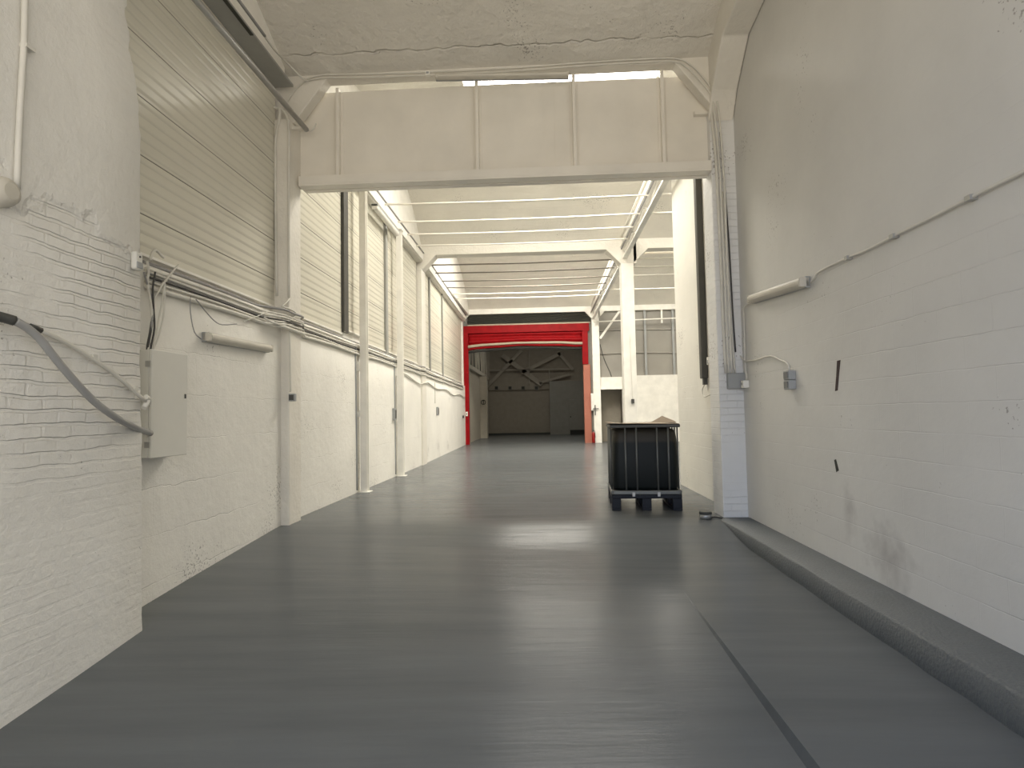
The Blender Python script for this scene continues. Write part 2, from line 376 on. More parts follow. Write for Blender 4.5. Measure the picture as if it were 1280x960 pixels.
mb.grid([[(1.185, y, zl(1.185, y)), (1.195, y, lerp(ZR, y))] for y in ys])
mb.grid([[(x, y, 0) for x in (2.8, 6, 10.2)] for y in (8.0, 17, 29, 43)])
fl = struct(mb.build('floor', 'floor'))

# raised kerb along the right wall: level top, the ramp falls away beside it
mb = MB()
kt = [(2.27+random.uniform(-.008, .008), y) for y in [-2.5+.3*k for k in range(0, 35)]]+[(2.25, 7.95), (2.27, 8.1)]
rows = [[(x, y, lerp(ZR, y)-.05), (x-.012, y, lerp(ZR, y)+.0), (x+.0, y, max(-.012, lerp(ZR, y)+.004)), (x+.02, y, .002), (2.8, y, .004)] for x, y in kt]
mb.grid(rows)
ke = struct(mb.build('kerb_right', 'kerb'))

# ------------------------------------------------------------------ walls
# near left brick wall with a ragged far edge
edge_px = [(157, -20), (163, 0), (158, 18), (165, 45), (163, 62), (168, 78), (172, 104), (175, 128), (178, 170), (178, 240), (177, 300), (178, 380), (177, 440), (179, 520), (180, 600), (180, 700), (180, 785), (180, 830)]
edge = [onx(px, py, -3.15) for px, py in edge_px]
random.seed(3)
pts = []
for a, b in zip(edge, edge[1:]):
    for k in range(5):
        p = a.lerp(b, k/5); pts.append((p.y+random.uniform(-.008, .008), p.z))
pts.append((edge[-1].y, edge[-1].z))
pts = [(pts[0][0], 7.4)]+pts+[(pts[-1][0], -.8)]
mb = MB()
rows = []
for (y, z) in pts:
    ch = .03
    rows.append([(-3.15, -1.6, z), (-3.15, 1.0, z), (-3.15, y-.5, z), (-3.15, y-ch, z), (-3.16, y-ch*.4, z), (-3.19, y, z), (-3.75, y+.02, z)])
mb.grid(rows)
struct(mb.build('wall_left_brick', 'brick'))

def xl(y): return -3.47 if y < 17 else -3.47-.20*(min(y, 28.5)-17)/11.5
ZP = 2.90     # underside of the wall panels
mb = MB()
# lower left wall, in one run behind the pillars, with a rough foot
rows = []
for k in range(0, 100):
    y = 4.6+k*.25
    if y > 28.8: break
    q = xl(y); rows.append([(q, y, lerp(ZL, y)-.1), (q, y, 1.0), (q, y, 2.0), (q, y, 2.765), (q-.015, y, 2.785), (q-.13, y, 2.79), (q-.13, y, ZP+.1)])
mb.grid(rows)
struct(mb.build('wall_left', 'block_left'))
mb = MB(); mb.box(-4.2, -3.85, 4.5, 28.8, 2.6, 9.0); struct(mb.build('wall_left_backing', 'soffit'))

# right wall: near stretch, then the stretch beyond the pillar that stops at the side hall
mb = MB(); mb.box(2.65, 2.9, -1.6, 8.25, -.3, 6.16); struct(mb.build('wall_right', 'block_right'))
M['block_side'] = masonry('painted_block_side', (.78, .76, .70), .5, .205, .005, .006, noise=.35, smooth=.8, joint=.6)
mb = MB(); mb.box(2.6, 2.85, 8.4, 11.85, -.1, 6.3); struct(mb.build('wall_right_return', 'block_side'))

# ------------------------------------------------------------------ frames (concrete portal frames)
def frame(name, y0, y1, xa, xb, xi, xj, zb, zt, hz, hx, mat='plaster', wall_x=(-3.75, 2.75)):
    """pillars between xa..xi and xj..xb, cross beam zb..zt with splayed haunches"""
    mb = MB()
    out = [(xi, -.1), (xi, zb-hz), (xi+hx, zb), (xj-hx, zb), (xj, zb-hz)]
    pl = [(xa, zt), (xa, zb-hz), (xi, zb-hz), (xi+hx, zb), (xj-hx, zb), (xj, zb-hz), (xb, zb-hz), (xb, zt)]
    mb.prism([(x, y0, z) for x, z in pl], (0, y1-y0, 0))
    return struct(mb.build(name, mat, bevel=.012))
ZB = 6.08
frame('beam', 8.06, 8.25, -3.70, 2.76, -3.36, 2.33, ZB, 6.40, .60, .46)
mb = MB(); mb.box(-3.70, -3.36, 7.9, 8.3, -.08, 5.46); struct(mb.build('pillar_left', 'plaster', bevel=.015))
mb = MB(); mb.box(2.33, 2.78, 8.17, 8.62, -.08, 5.46); struct(mb.build('pillar_right', 'pillar_brick', bevel=.015))
frame('beam', 17.3, 17.7, -3.70, 2.76, -3.42, 2.30, 6.05, 6.42, .42, .40)
mb = MB(); mb.box(-3.70, -3.42, 17.2, 17.75, -.08, 5.64); struct(mb.build('pillar_left', 'plaster', bevel=.015))
mb = MB(); mb.box(2.30, 2.66, 17.3, 17.7, -.08, 5.64); struct(mb.build('pillar_right', 'white', bevel=.015))
mb = MB(); mb.prism([(2.66, 17.3, 5.63), (3.08, 17.3, 6.05), (10.2, 17.3, 6.05), (10.2, 17.3, 6.42), (2.66, 17.3, 6.42)], (0, .4, 0)); struct(mb.build('beam_side', 'plaster', bevel=.012))
# frame at the red gateway
ZB3 = 6.17
frame('beam', 28.6, 28.9, -3.95, 2.76, -3.72, 2.36, ZB3, 6.5, .32, .30, mat='white')
mb = MB(); mb.box(-3.95, -3.71, 28.25, 28.56, -.08, 5.9); struct(mb.build('pillar_left', 'white', bevel=.01))
mb = MB(); mb.box(2.36, 2.70, 28.5, 28.9, -.08, 5.86); struct(mb.build('pillar_right', 'white', bevel=.01))
mb = MB(); mb.box(2.70, 10.2, 28.6, 28.9, ZB3, 6.5); mb.prism([(2.70, 28.6, 5.86), (3.0, 28.6, ZB3), (2.70, 28.6, ZB3)], (0, .3, 0)); struct(mb.build('beam_side', 'white'))

# right longitudinal beam over the near wall, with the haunch at the pillar, and the black gap left above the wall
mb = MB()
prof = [(8.17, 5.30), (7.95, 5.62), (7.45, 6.04), (6.2, 6.17), (-1.6, 6.17), (-1.6, 6.5), (8.17, 6.5)]
mb.prism([(2.31, y, z) for y, z in prof], (.335, 0, 0)); struct(mb.build('beam_right', 'plaster', bevel=.02))
mb = MB(); mb.box(2.63, 2.66, -1.6, 7.45, 6.12, 6.175); struct(mb.build('trim_1', 'dark'))
mb = MB(); mb.box(2.66, 3.0, -1.6, 8.2, 6.19, 6.5); struct(mb.build('wall_right_top', 'plaster'))
# left longitudinal beams above the panels
for (y0, y1) in ((2.0, 7.95), (8.25, 17.25), (17.7, 28.6)):
    mb = MB()
    if y0 < 3: mb.box(-3.70, -3.29, y0, y1, 5.93, 6.04)
    else: mb.prism([(-3.85, y0, 5.84), (xl(y0)+.07, y0, 5.84), (xl(y1)+.07, y1, 5.84), (-3.85, y1, 5.84)], (0, 0, .32)); struct(mb.build('beam_left', 'plaster', bevel=.015))
# tympanum walls above the left beams
for (y0, y1) in ((-1.6, 7.95), (8.25, 17.3), (17.7, 28.6)):
    mb = MB(); mb.box(-3.9, -3.44, y0, y1, 6.03 if y0 < 0 else 6.15, 8.6); struct(mb.build('wall_left_upper', 'white'))

# ------------------------------------------------------------------ vaulted ceilings and rooflights
def arc(y, y0, y1, zs, rise):
    L = (y1-y0)/2; Rr = (L*L+rise*rise)/(2*rise); c = (y0+y1)/2
    return zs+rise-Rr+math.sqrt(max(0, Rr*Rr-(y-c)**2))
def vault(y0, y1, zs, rise, x0, x1, hole=None, mat='vault', sky='sky'):
    n = 48; Y = [y0+(y1-y0)*k/n for k in range(n+1)]
    if hole:
        hx0, hx1, hy0, hy1 = hole
        Y = sorted(set([y for y in Y if not (hy0-.05 < y < hy0+.05 or hy1-.05 < y < hy1+.05)]+[hy0, hy1]))
    X = sorted(set([x0+(x1-x0)*k/8 for k in range(9)]+([hole[0], hole[1]] if hole else [])))
    mb = MB(); 
    for off in (0, .14):
        i0 = len(mb.v); nx = len(X)
        for y in Y: mb.v += [(x, y, arc(y, y0, y1, zs, rise)+off) for x in X]
        for a in range(len(Y)-1):
            for b in range(nx-1):
                if hole and X[b] >= hole[0]-1e-6 and X[b+1] <= hole[1]+1e-6 and Y[a] >= hole[2]-1e-6 and Y[a+1] <= hole[3]+1e-6: continue
                k = i0+a*nx+b; mb.f.append((k, k+1, k+nx+1, k+nx)); mb.sm.append(True)
    o = struct(mb.build('ceiling', mat))
    if hole:
        s = MB(); YY = [y for y in Y if hole[2]-1e-6 <= y <= hole[3]+1e-6]
        s.grid([[(x, y, arc(y, y0, y1, zs, rise)+.1) for x in (hole[0]-.02, hole[1]+.02)] for y in YY])
        vault.k += 1
        struct(s.build('window_%d' % vault.k, sky))
    return o
vault.k = 0
vault(-1.6, 8.10, 6.12, 1.2, -3.5, 2.7, mat='concrete')
vault(8.25, 17.35, 6.30, 1.6, -3.45, 2.5, (-1.4, 2.3, 10.9, 14.6))
vault(8.25, 17.35, 6.30, 1.6, 2.5, 10.2, (4.0, 8.5, 10.9, 14.6), sky='sky_side')
vault(17.65, 28.7, 6.35, 1.7, -3.46, 2.5, (-1.4, 1.8, 19.8, 23.6), sky='sky_rear')
vault(17.65, 28.7, 6.35, 1.7, 2.5, 10.2, (4.0, 8.5, 21.2, 25.0), sky='sky_side')
mb = MB(); mb.box(10.2, 10.4, 8.0, 29, -.1, 8.3); struct(mb.build('wall_side_hall', 'white'))
mb = MB(); mb.box(2.85, 10.3, 8.0, 8.25, -.1, 8.3); struct(mb.build('wall_side_front', 'white'))
mb = MB(); mb.box(-3.8, 10.3, 8.05, 8.2, 6.2, 8.3); struct(mb.build('wall_over_beam', 'white'))
mb = MB(); mb.box(-3.8, 10.3, 28.65, 28.9, 6.45, 8.5); struct(mb.build('wall_back_upper', 'white'))

# ------------------------------------------------------------------ plate girder
g = thing('plate_girder', 'deep white riveted steel girder spanning the hall between the two front pillars', 'girder', (-.5, 8.3, 4.62))
mb = MB()
gp = [(-3.45, 4.64), (2.335, 4.64), (2.335, 5.78), (2.08, 6.015), (-.5, 6.03), (-3.02, 6.015), (-3.30, 5.80), (-3.45, 5.6)]
mb.prism([(x, 8.30, z) for x, z in gp], (0, .03, 0)); mb.build('web_plate', 'steel_white', g)
mb = MB(); mb.box(-3.33, 2.33, 8.14, 8.299, 4.62, 4.645); mb.box(-3.33, 2.33, 8.14, 8.165, 4.645, 4.76); mb.box(-3.33, 2.33, 8.332, 8.43, 4.62, 4.645); mb.build('bottom_flange', 'steel_white', g, bevel=.004)
for px in (424, 597, 718, 828):
    x = ony(px, 165, 8.28).x
    mb = MB(); mb.box(x-.022, x+.022, 8.20, 8.298, 4.762, 6.06 if px > 500 else 6.03); mb.box(x-.055, x+.055, 8.288, 8.299, 4.762, 5.98); mb.build('stiffener', 'steel_white', g, bevel=.004)
x = ony(694, 165, 8.28).x
mb = MB(); mb.box(x-.004, x+.004, 8.292, 8.2995, 4.76, 5.98); mb.box(x-.15, x-.142, 8.294, 8.2995, 4.76, 5.98); mb.build('splice_strip', 'steel_white', g)
mb = MB(); p = ony(867, 143, 8.28); q = ony(888, 143, 8.28); mb.box(p.x, q.x+.02, 8.22, 8.298, p.z-.03, p.z+.02); mb.build('bracket', 'steel_white', g)

# ------------------------------------------------------------------ left cladding panels, posts, mullions
def panel(y0, y1, label, z1=5.90, z0=ZP):
    t = thing('cladding_panel', label, 'wall panel', (-3.57, (y0+y1)/2, z0), 'ribbed panels along the left wall')
    e, g = xl(y0)-.09, xl(y1)-.09
    mb = MB(); mb.prism([(e, y0, z0), (g, y1, z0), (g-.04, y1, z0), (e-.04, y0, z0)], (0, 0, z1-z0)); mb.build('ribbed_sheet', 'panel', t)
    mb = MB(); mb.prism([(e+.025, y0, z0-.025), (g+.025, y1, z0-.025), (g-.04, y1, z0-.025), (e-.04, y0, z0-.025)], (0, 0, .025)); mb.build('sill_rail', 'white', t)
    return t
panel(4.4, 7.92, 'large ribbed beige panel above the fuse box and the nearest left tube light')
panel(8.30, 10.60, 'ribbed panel between the front left pillar and the dark upright strip')
panel(10.86, 11.9, 'narrow ribbed panel just behind the first white post, by the dark strip', z0=3.0)
panel(11.9, 13.55, 'ribbed panel between the first white post and the first grey mullion')
panel(13.72, 17.15, 'ribbed panel on both sides of the second white post, up to the rear pillar')
panel(17.8, 19.15, 'narrow ribbed panel just past the rear left pillar with its haunch')
panel(19.25, 21.9, 'middle ribbed panel of the three past the rear left pillar')
panel(22.0, 28.3, 'farthest ribbed panel on the left, ending at the red gateway')
def upright(y, w, label, name='mullion', mat='soffit', z0=2.8, z1=5.84, d=.05):
    q = xl(y)-.085; mb = MB(); mb.box(q, q+d, y-w/2, y+w/2, z0, z1)
    return tag(mb.build(name, mat, loc=(-3.55, y, z0), bevel=.005), label, 'mullion', 'uprights between the left panels')
M['black_strip'] = plain('black_strip', (.06, .058, .05), .5)
upright(10.73, .24, 'broad dark upright strip beside the first white post', 'upright_strip', 'black_strip', 2.92, 5.8)
upright(13.63, .15, 'grey upright mullion just before the second white post')
upright(19.2, .10, 'dark upright mullion nearest past the rear left pillar')
upright(21.95, .09, 'thin grey upright mullion farthest along the left panels')
# steel posts in front of the left wall
def post(px_l, px_r, py, label, brks):
    a, b = onz(px_l, py, 0), onz(px_r, py, 0)
    y = a.y; x0, x1 = -3.42, -3.42+.13
    t = thing('steel_post', label, 'post', (x0+.06, y, 0), 'white posts in front of the left wall')
    mb = MB(); mb.box(x0, x1, y-.065, y-.05, .012, 5.86); mb.box(x0, x1, y+.05, y+.065, .012, 5.86); mb.box(x0+.055, x0+.07, y-.05, y+.05, .012, 5.86); mb.build('column', 'white', t, bevel=.003)
    mb = MB(); mb.box(x0-.03, x1+.05, y-.12, y+.12, 0, .014); mb.build('base_plate', 'white', t)
    mb = MB(); mb.box(x0-.04, x1+.02, y-.1, y+.1, 5.84, 5.87); mb.build('head_plate', 'white', t)
    for z, h in brks:
        mb = MB(); mb.box(-3.475, x0, y-.10, y-.02, z-h/2, z+h/2); mb.build('wall_bracket', 'white', t)
    return t
post(450, 461, 615, 'first and taller-looking white steel post from the girder, on the left wall', ((2.35, .18), (1.45, .10)))
post(493, 501, 595, 'second white steel post from the girder, on the left wall', ((2.45, .2), (1.5, .1)))
# dark wall joints behind the posts, drawn as thin rods
for y, lb in ((11.15, 'dark downpipe crack line behind the first white post'), (14.1, 'dark joint line behind the second white post')):
    mb = MB(); mb.tube([(-3.462, y, .05), (-3.462, y-.02, 1.2), (-3.462, y-.05, 2.4), (-3.462, y-.05, 2.75)], .018, 6); 
    tag(mb.build('joint_line', 'box_grey', loc=(-3.462, y, .05)), lb.replace('downpipe crack line', 'thin pipe').replace('joint line', 'thin pipe'), 'pipe')
# white trunking rail at the head of the panels
for (y0, y1, lb) in ((8.3, 17.2, 'white steel rail at the head of the left panels, nearer stretch over the posts'), (17.75, 28.3, 'white steel rail at the head of the left panels, far stretch past the pillar')):
    t = thing('head_rail', lb, 'rail', (-3.4, y0, 5.85), 'rails over the left panels')
    mb = MB(); e, g = xl(y0)+.11, xl(y1)+.11
    for u0, u1, v0, v1 in ((-.14, 0, 5.87, 5.89), (-.02, 0, 5.89, 6.03), (-.14, 0, 6.03, 6.045)):
        mb.prism([(e+u0, y0, v0), (e+u1, y0, v0), (g+u1, y1, v0), (g+u0, y1, v0)], (0, 0, v1-v0))
    mb.build('channel', 'white', t)
    mb = MB(); mb.tube([(e+.015, y0, 6.09), (g+.015, y1, 6.09)], .02, 8); mb.build('conduit', 'cable_grey', t)
# short white box light hung on the rail
def tube_lamp(name, label, a, b, w, h, out, mat='lamp_shell', group='tube lights'):
    """batten from a to b; out = direction away from the wall"""
    a, b, out = Vector(a), Vector(b), Vector(out)
    mid = (a+b)/2; t = thing(name, label, 'light', mid, group)
    d = (b-a).normalized(); upv = d.cross(out).normalized()
    mb = MB(); c = out*(w*.5)
    mb.bar(a+c-out*w*.3, b+c-out*w*.3, h, w*.4, out); mb.build('housing', 'box_grey', t, bevel=.004)
    n = 8; ring = []
    mb = MB()
    for s_, e_ in ((a+d*.03, b-d*.03),):
        poly = [s_+out*(w*.4)+upv*(h*.5)]+[s_+out*(w*.4+w*.6*math.sin(PI*k/n))+upv*(h*.5*math.cos(PI*k/n)) for k in range(1, n)]+[s_+out*(w*.4)-upv*(h*.5)]
        mb.prism(poly, e_-s_)
    mb.build('diffuser', mat, t)
    for p, q in ((a, a+d*.035), (b-d*.035, b)):
        mb = MB(); mb.bar(p+out*w*.5, q+out*w*.5, h*.86, w*.86, out); mb.build('end_cap', mat, t, bevel=.006)
    return t
tube_lamp('tube_light', 'pale tube light fixed on the left wall beside the fuse box', onx(252, 421, -3.465), onx(333, 436, -3.465), .10, .10, (1, 0, 0))
tube_lamp('tube_light', 'pale tube light on the right wall fed by the long sagging cable', onx(944, 374, 2.645), onx(1013, 352, 2.645), .11, .11, (-1, 0, 0))
a = ony(545, 98, 8.03); b = ony(711, 95.5, 8.03)
tube_lamp('tube_light', 'long tube light under the cross beam above the girder', (a.x, 8.055, a.z), (b.x, 8.055, b.z), .11, .07, (0, -1, 0))
t = tube_lamp('rail_lamp', 'white box light hung from the rail between the two white posts', (-3.36, 12.1, 5.76), (-3.36, 14.0, 5.76), .12, .14, (0, 0, -1), mat='white')

# ------------------------------------------------------------------ tie rods under the vaults
ORD = ['first', 'second', 'third', 'fourth', 'fifth', 'sixth', 'seventh', 'eighth', 'ninth', 'tenth']
bay1 = [12.93, 14.14, 15.15, 16.19]; bay2 = [18.36, 19.44, 20.65, 21.75, 22.93, 23.85]
for lst, bay in ((bay1, 'front vault'), (bay2, 'rear vault')):
    for k, y in enumerate(lst):
        mb = MB(); x0, x1 = -3.40, 2.36
        pts = [(x0+(x1-x0)*j/8, y+random.uniform(-.01, .01), 6.03-(.03*math.sin(PI*j/8))) for j in range(9)]
        mb.tube(pts, .022, 8, 2)
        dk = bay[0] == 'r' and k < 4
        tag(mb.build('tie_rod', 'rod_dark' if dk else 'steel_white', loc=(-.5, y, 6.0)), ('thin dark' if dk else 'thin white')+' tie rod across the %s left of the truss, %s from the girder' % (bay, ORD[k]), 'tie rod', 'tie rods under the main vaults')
        if (bay[0] == 'f' and k in (0, 1)) or (bay[0] == 'r' and k in (0, 1, 2, 4)):
            mb = MB(); mb.tube([(2.58, y, 6.03), (6, y, 6.01), (10.2, y, 6.03)], .025, 8, 2)
            tag(mb.build('tie_rod', 'steel_white', loc=(6, y, 6.0)), 'thin white tie rod right of the truss in the %s, %s from the girder' % (bay, ORD[{0:0,1:1,2:2,4:3}[k]]), 'tie rod', 'tie rods under the side hall vaults')

# ------------------------------------------------------------------ lattice truss over the right-hand columns
t = thing('lattice_truss', 'white lattice truss running lengthways above the right-hand columns', 'truss', (2.43, 8.5, 5.78))
mb = MB(); mb.box(2.37, 2.49, 8.45, 28.5, 5.78, 5.83); mb.build('bottom_chord', 'white', t, bevel=.004)
mb = MB(); mb.box(2.36, 2.38, 8.45, 28.5, 6.12, 6.40); mb.box(2.30, 2.56, 8.45, 28.5, 6.40, 6.43); mb.box(2.30, 2.44, 8.45, 28.5, 6.10, 6.12); mb.build('top_chord', 'white', t, bevel=.004)
y = 8.7; k = 0
while y < 27.6:
    y2 = y+.9
    mb = MB(); mb.tube([(2.42, y, 5.83 if k % 2 else 6.12), (2.42, y2, 6.12 if k % 2 else 5.83)], .018, 6, 0); mb.build('web_bar', 'white', t)
    y = y2; k += 1
mb = MB(); mb.tube([(2.33, 8.5, 6.06), (2.33, 28.4, 6.06)], .022, 8, 0); mb.build('conduit', 'cable_grey', t)

# ------------------------------------------------------------------ red gateway
YG = 28.75
rg = thing('roller_gate', 'red roller shutter gateway, half-raised, at the far end of the hall', 'gate', (-.7, YG, 0))
mb = MB(); mb.box(-3.72, -3.49, YG-.16, YG+.05, 0, 5.42); mb.build('jamb', 'red', rg, bevel=.01)
mb = MB(); mb.box(1.90, 2.17, YG-.16, YG+.05, 3.68, 5.42); mb.build('jamb', 'red', rg, bevel=.01)
mb = MB(); mb.box(-3.72, 2.24, YG-.17, YG+.05, 5.26, 5.62)
mb.build('lintel', 'red', rg, bevel=.012)
# curtain: slack folded slats, bowed up in the middle
rows = []
for k in range(0, 15):
    v = k/14
    r = []
    for j in range(0, 41):
        u = j/40; bow = .12*math.sin(PI*min(1, u*1.08))*v - .07*(1-u)*v + .012*math.sin(u*17)*v
        z = 5.27-(5.27-4.52)*v+bow
        r.append((-3.52+5.46*u, YG-.05-.05*math.sin(v*PI*5)-.03*v, z))
    rows.append(r)
c = MB(); c.grid(rows); cu = c.build('curtain', 'red', rg)
so = cu.modifiers.new('solid', 'SOLIDIFY'); so.thickness = .02
rows2 = []
for v in (.70, .73, .78, .84, .86):
    r = []
    for j in range(0, 41):
        u = j/40; bow = .12*math.sin(PI*min(1, u*1.08))*v - .07*(1-u)*v + .012*math.sin(u*17)*v
        z = 5.27-(5.27-4.52)*v+bow + .02*abs(math.sin(u*6.5))
        r.append((-3.50+5.42*u, YG-.155-.035*math.sin((v-.7)/.16*PI), z))
    rows2.append(r)
c = MB(); c.grid(rows2); o = c.build('torn_slat', 'cream', cu); so = o.modifiers.new('solid', 'SOLIDIFY'); so.thickness = .015
c = MB(); c.grid([[(-3.5+5.42*j/40, YG-.06, 4.50+.12*math.sin(PI*min(1, j/40*1.08))-.07*(1-j/40)), ] + [(-3.5+5.42*j/40, YG-.06, 4.40+.12*math.sin(PI*min(1, j/40*1.08))-.07*(1-j/40))] for j in range(41)])
o = c.build('curtain_shadow', 'black_gap', cu); so = o.modifiers.new('solid', 'SOLIDIFY'); so.thickness = .05  # shadow under the curtain, modelled as a black strip
# dark slatted housing over the gate
mb = MB()
for k in range(6):
    z = 5.70+k*.078; mb.prism([(-3.52, YG+.02, z), (-3.52, YG-.03, z+.04), (-3.52, YG+.02, z+.078)], (5.86, 0, 0))
mb.box(-3.52, 2.34, YG+.02, YG+.06, 5.60, 6.2)
mb.build('shutter_box', 'dark_slat', rg)
mb = MB(); mb.box(-3.52, 2.30, YG-.06, YG+.02, 5.625, 5.70); mb.build('cover_strip', 'cream', rg)
mb = MB(); mb.box(1.93, 2.25, YG-.12, YG+.2, -.02, 3.68); struct(mb.build('trim_2', 'red_brick', bevel=.01))
mb = MB(); mb.box(2.17, 2.40, YG+.02, YG+.2, -.02, 5.9); struct(mb.build('wall_gate_right', 'dim_grey'))
mb = MB(); mb.box(-3.8, -3.49, YG+.05, YG+.2, -.02, 6.2); struct(mb.build('wall_gate_left', 'dim_grey'))
sw = thing('switch_box', 'small white switch on the left red gate jamb', 'switch', (-3.6, YG-.17, 1.45))
mb = MB(); mb.box(-3.65, -3.55, YG-.20, YG-.161, 1.35, 1.55); mb.build('case', 'white', sw, bevel=.006); mb = MB(); mb.box(-3.625, -3.575, YG-.21, YG-.20, 1.42, 1.48); mb.build('button', 'box_dark', sw)

# ------------------------------------------------------------------ back wall of the side hall
yb = 28.62
mb = MB(); mb.box(2.70, 3.80, 28.62, 28.85, 2.50, 3.05); mb.box(2.66, 3.83, 28.56, 28.62, 2.47, 2.53); mb.box(3.72, 3.95, 28.55, 28.9, -.05, 3.05); mb.box(3.95, 10.2, 28.62, 28.85, -.05, 3.10)
struct(mb.build('wall_back', 'white', bevel=.008))
mb = MB(); mb.box(2.70, 3.74, 29.6, 29.75, -.05, 2.6); struct(mb.build('wall_passage', 'dim'))
mb = MB(); mb.box(2.70, 10.2, 28.8, 28.84, 3.05, 6.2); struct(mb.build('wall_back_sheeting', 'greypanel'))
for (zz, lb) in ((5.25, 'upper'), (4.15, 'lower')):
    mb = MB(); mb.tube([(2.72, 28.76, zz), (4.5, 28.76, zz+.03), (6.5, 28.76, zz-.02), (10.1, 28.76, zz)], .03, 6, 2)
    tag(mb.build('sheeting_rail', 'greypanel', loc=(4, 28.76, zz)), '%s pale rail across the grey sheeting beyond the dark tank' % lb, 'rail')
for x, lb in ((4.86, 'left'), (6.16, 'right')):
    mb = MB(); mb.box(x-.05, x+.05, 28.66, 28.74, 3.05, 6.17)
    tag(mb.build('sheeting_post', 'box_grey', loc=(x, 28.7, 3.05), bevel=.005), '%s grey upright standing on the white wall beyond the dark tank' % lb, 'post', 'posts of the grey sheeting')
mb = MB(); mb.tube([(2.45, 28.3, 5.62), (4.2, 28.3, 5.66), (6.5, 28.3, 5.70), (10.1, 28.3, 5.74)], .03, 8, 2); tag(mb.build('steel_pipe', 'white', loc=(4, 28.3, 5.7)), 'thin white pipe crossing in front of the grey sheeting', 'pipe')
mb = MB(); mb.bar((2.72, 28.4, 4.85), (3.65, 28.4, 6.1), .10, .10, (0, 1, 0)); tag(mb.build('knee_brace', 'white', loc=(2.72, 28.4, 4.85), bevel=.005), 'white diagonal brace at the head of the column right of the red gate', 'brace')
mb = MB(); mb.box(5.55, 5.62, 28.32, 28.40, 5.5, 6.17); tag(mb.build('hanger_bar', 'white', loc=(5.6, 28.36, 5.5)), 'short white hanger holding the thin pipe at upper right of the side hall', 'bracket')
mb = MB(); mb.tube([(2.72, 28.55, 4.6), (2.9, 28.55, 3.9), (3.15, 28.55, 3.3), (3.22, 28.55, 3.06)], .02, 6); tag(mb.build('drop_cable', 'cable_dark', loc=(3, 28.55, 3.1)), 'dark cable hanging beside the column right of the red gate', 'cable')
bx = thing('meter_box', 'cream box on the wall just right of the brick gate jamb', 'box', (2.28, 28.6, 1.55))
mb = MB(); mb.box(2.24, 2.36, 28.48, 28.70, 1.50, 2.3); mb.build('case', 'white', bx, bevel=.01); mb = MB(); mb.box(2.255, 2.345, 28.47, 28.48, 1.55, 2.25); mb.build('lid', 'white', bx, bevel=.004)
fe = thing('fire_extinguisher', 'red fire extinguisher on the floor right of the gate, beside the white column', 'extinguisher', (2.30, 28.35, 0))
mb = MB(); mb.lathe([(.06, 0), (.075, .01), (.075, .42), (.06, .48), (.025, .52), (.025, .54)], 2.30, 28.35, 14); mb.build('cylinder', 'fire_red', fe)
mb = MB(); mb.box(2.27, 2.33, 28.30, 28.38, .54, .6); mb.build('valve', 'box_dark', fe)
mb = MB(); mb.tube([(2.33, 28.33, .57), (2.37, 28.3, .5), (2.375, 28.3, .25)], .012, 6); mb.build('discharge_hose', 'box_dark', fe)
pl = thing('pull_switch', 'dark pendant switch hanging on the right middle column behind the tank', 'switch', (2.62, 17.2, 1.7))
p = ony(791, 501, 17.25)
mb = MB(); mb.box(p.x-.04, p.x+.04, 17.22, 17.295, p.z-.07, p.z+.05); mb.build('case', 'box_dark', pl, bevel=.008)
mb = MB(); mb.tube([(p.x, 17.26, p.z+.05), (p.x-.01, 17.27, p.z+.6), (p.x-.03, 17.27, 3.6)], .006, 6); mb.build('cord', 'cable_white', pl)

# ------------------------------------------------------------------ dim hall beyond the gate
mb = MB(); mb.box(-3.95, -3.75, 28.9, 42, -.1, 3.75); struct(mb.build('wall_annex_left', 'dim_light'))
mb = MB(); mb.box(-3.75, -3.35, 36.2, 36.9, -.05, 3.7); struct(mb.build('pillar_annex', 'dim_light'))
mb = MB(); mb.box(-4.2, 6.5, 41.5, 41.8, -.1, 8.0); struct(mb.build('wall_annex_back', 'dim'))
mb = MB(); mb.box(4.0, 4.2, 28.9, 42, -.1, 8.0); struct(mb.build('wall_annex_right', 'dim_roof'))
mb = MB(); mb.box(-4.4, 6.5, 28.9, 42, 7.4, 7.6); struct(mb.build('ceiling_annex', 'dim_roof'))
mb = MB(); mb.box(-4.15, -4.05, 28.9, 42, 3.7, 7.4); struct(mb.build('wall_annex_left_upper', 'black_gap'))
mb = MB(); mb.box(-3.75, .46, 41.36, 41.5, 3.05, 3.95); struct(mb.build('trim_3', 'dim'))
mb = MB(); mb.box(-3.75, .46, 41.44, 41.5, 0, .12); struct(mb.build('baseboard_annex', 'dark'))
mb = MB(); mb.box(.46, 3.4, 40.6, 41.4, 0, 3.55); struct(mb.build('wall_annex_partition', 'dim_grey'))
dr = thing('partition_door', 'grey door in the dim partition seen through the red gate', 'door', (2.2, 40.58, 0))
mb = MB(); mb.box(1.70, 2.65, 40.55, 40.6, .0, 2.3); mb.build('leaf', 'dim_grey', dr, bevel=.01)
mb = MB(); mb.box(1.78, 1.84, 40.49, 40.55, 1.1, 1.2); mb.build('handle', 'dark', dr)
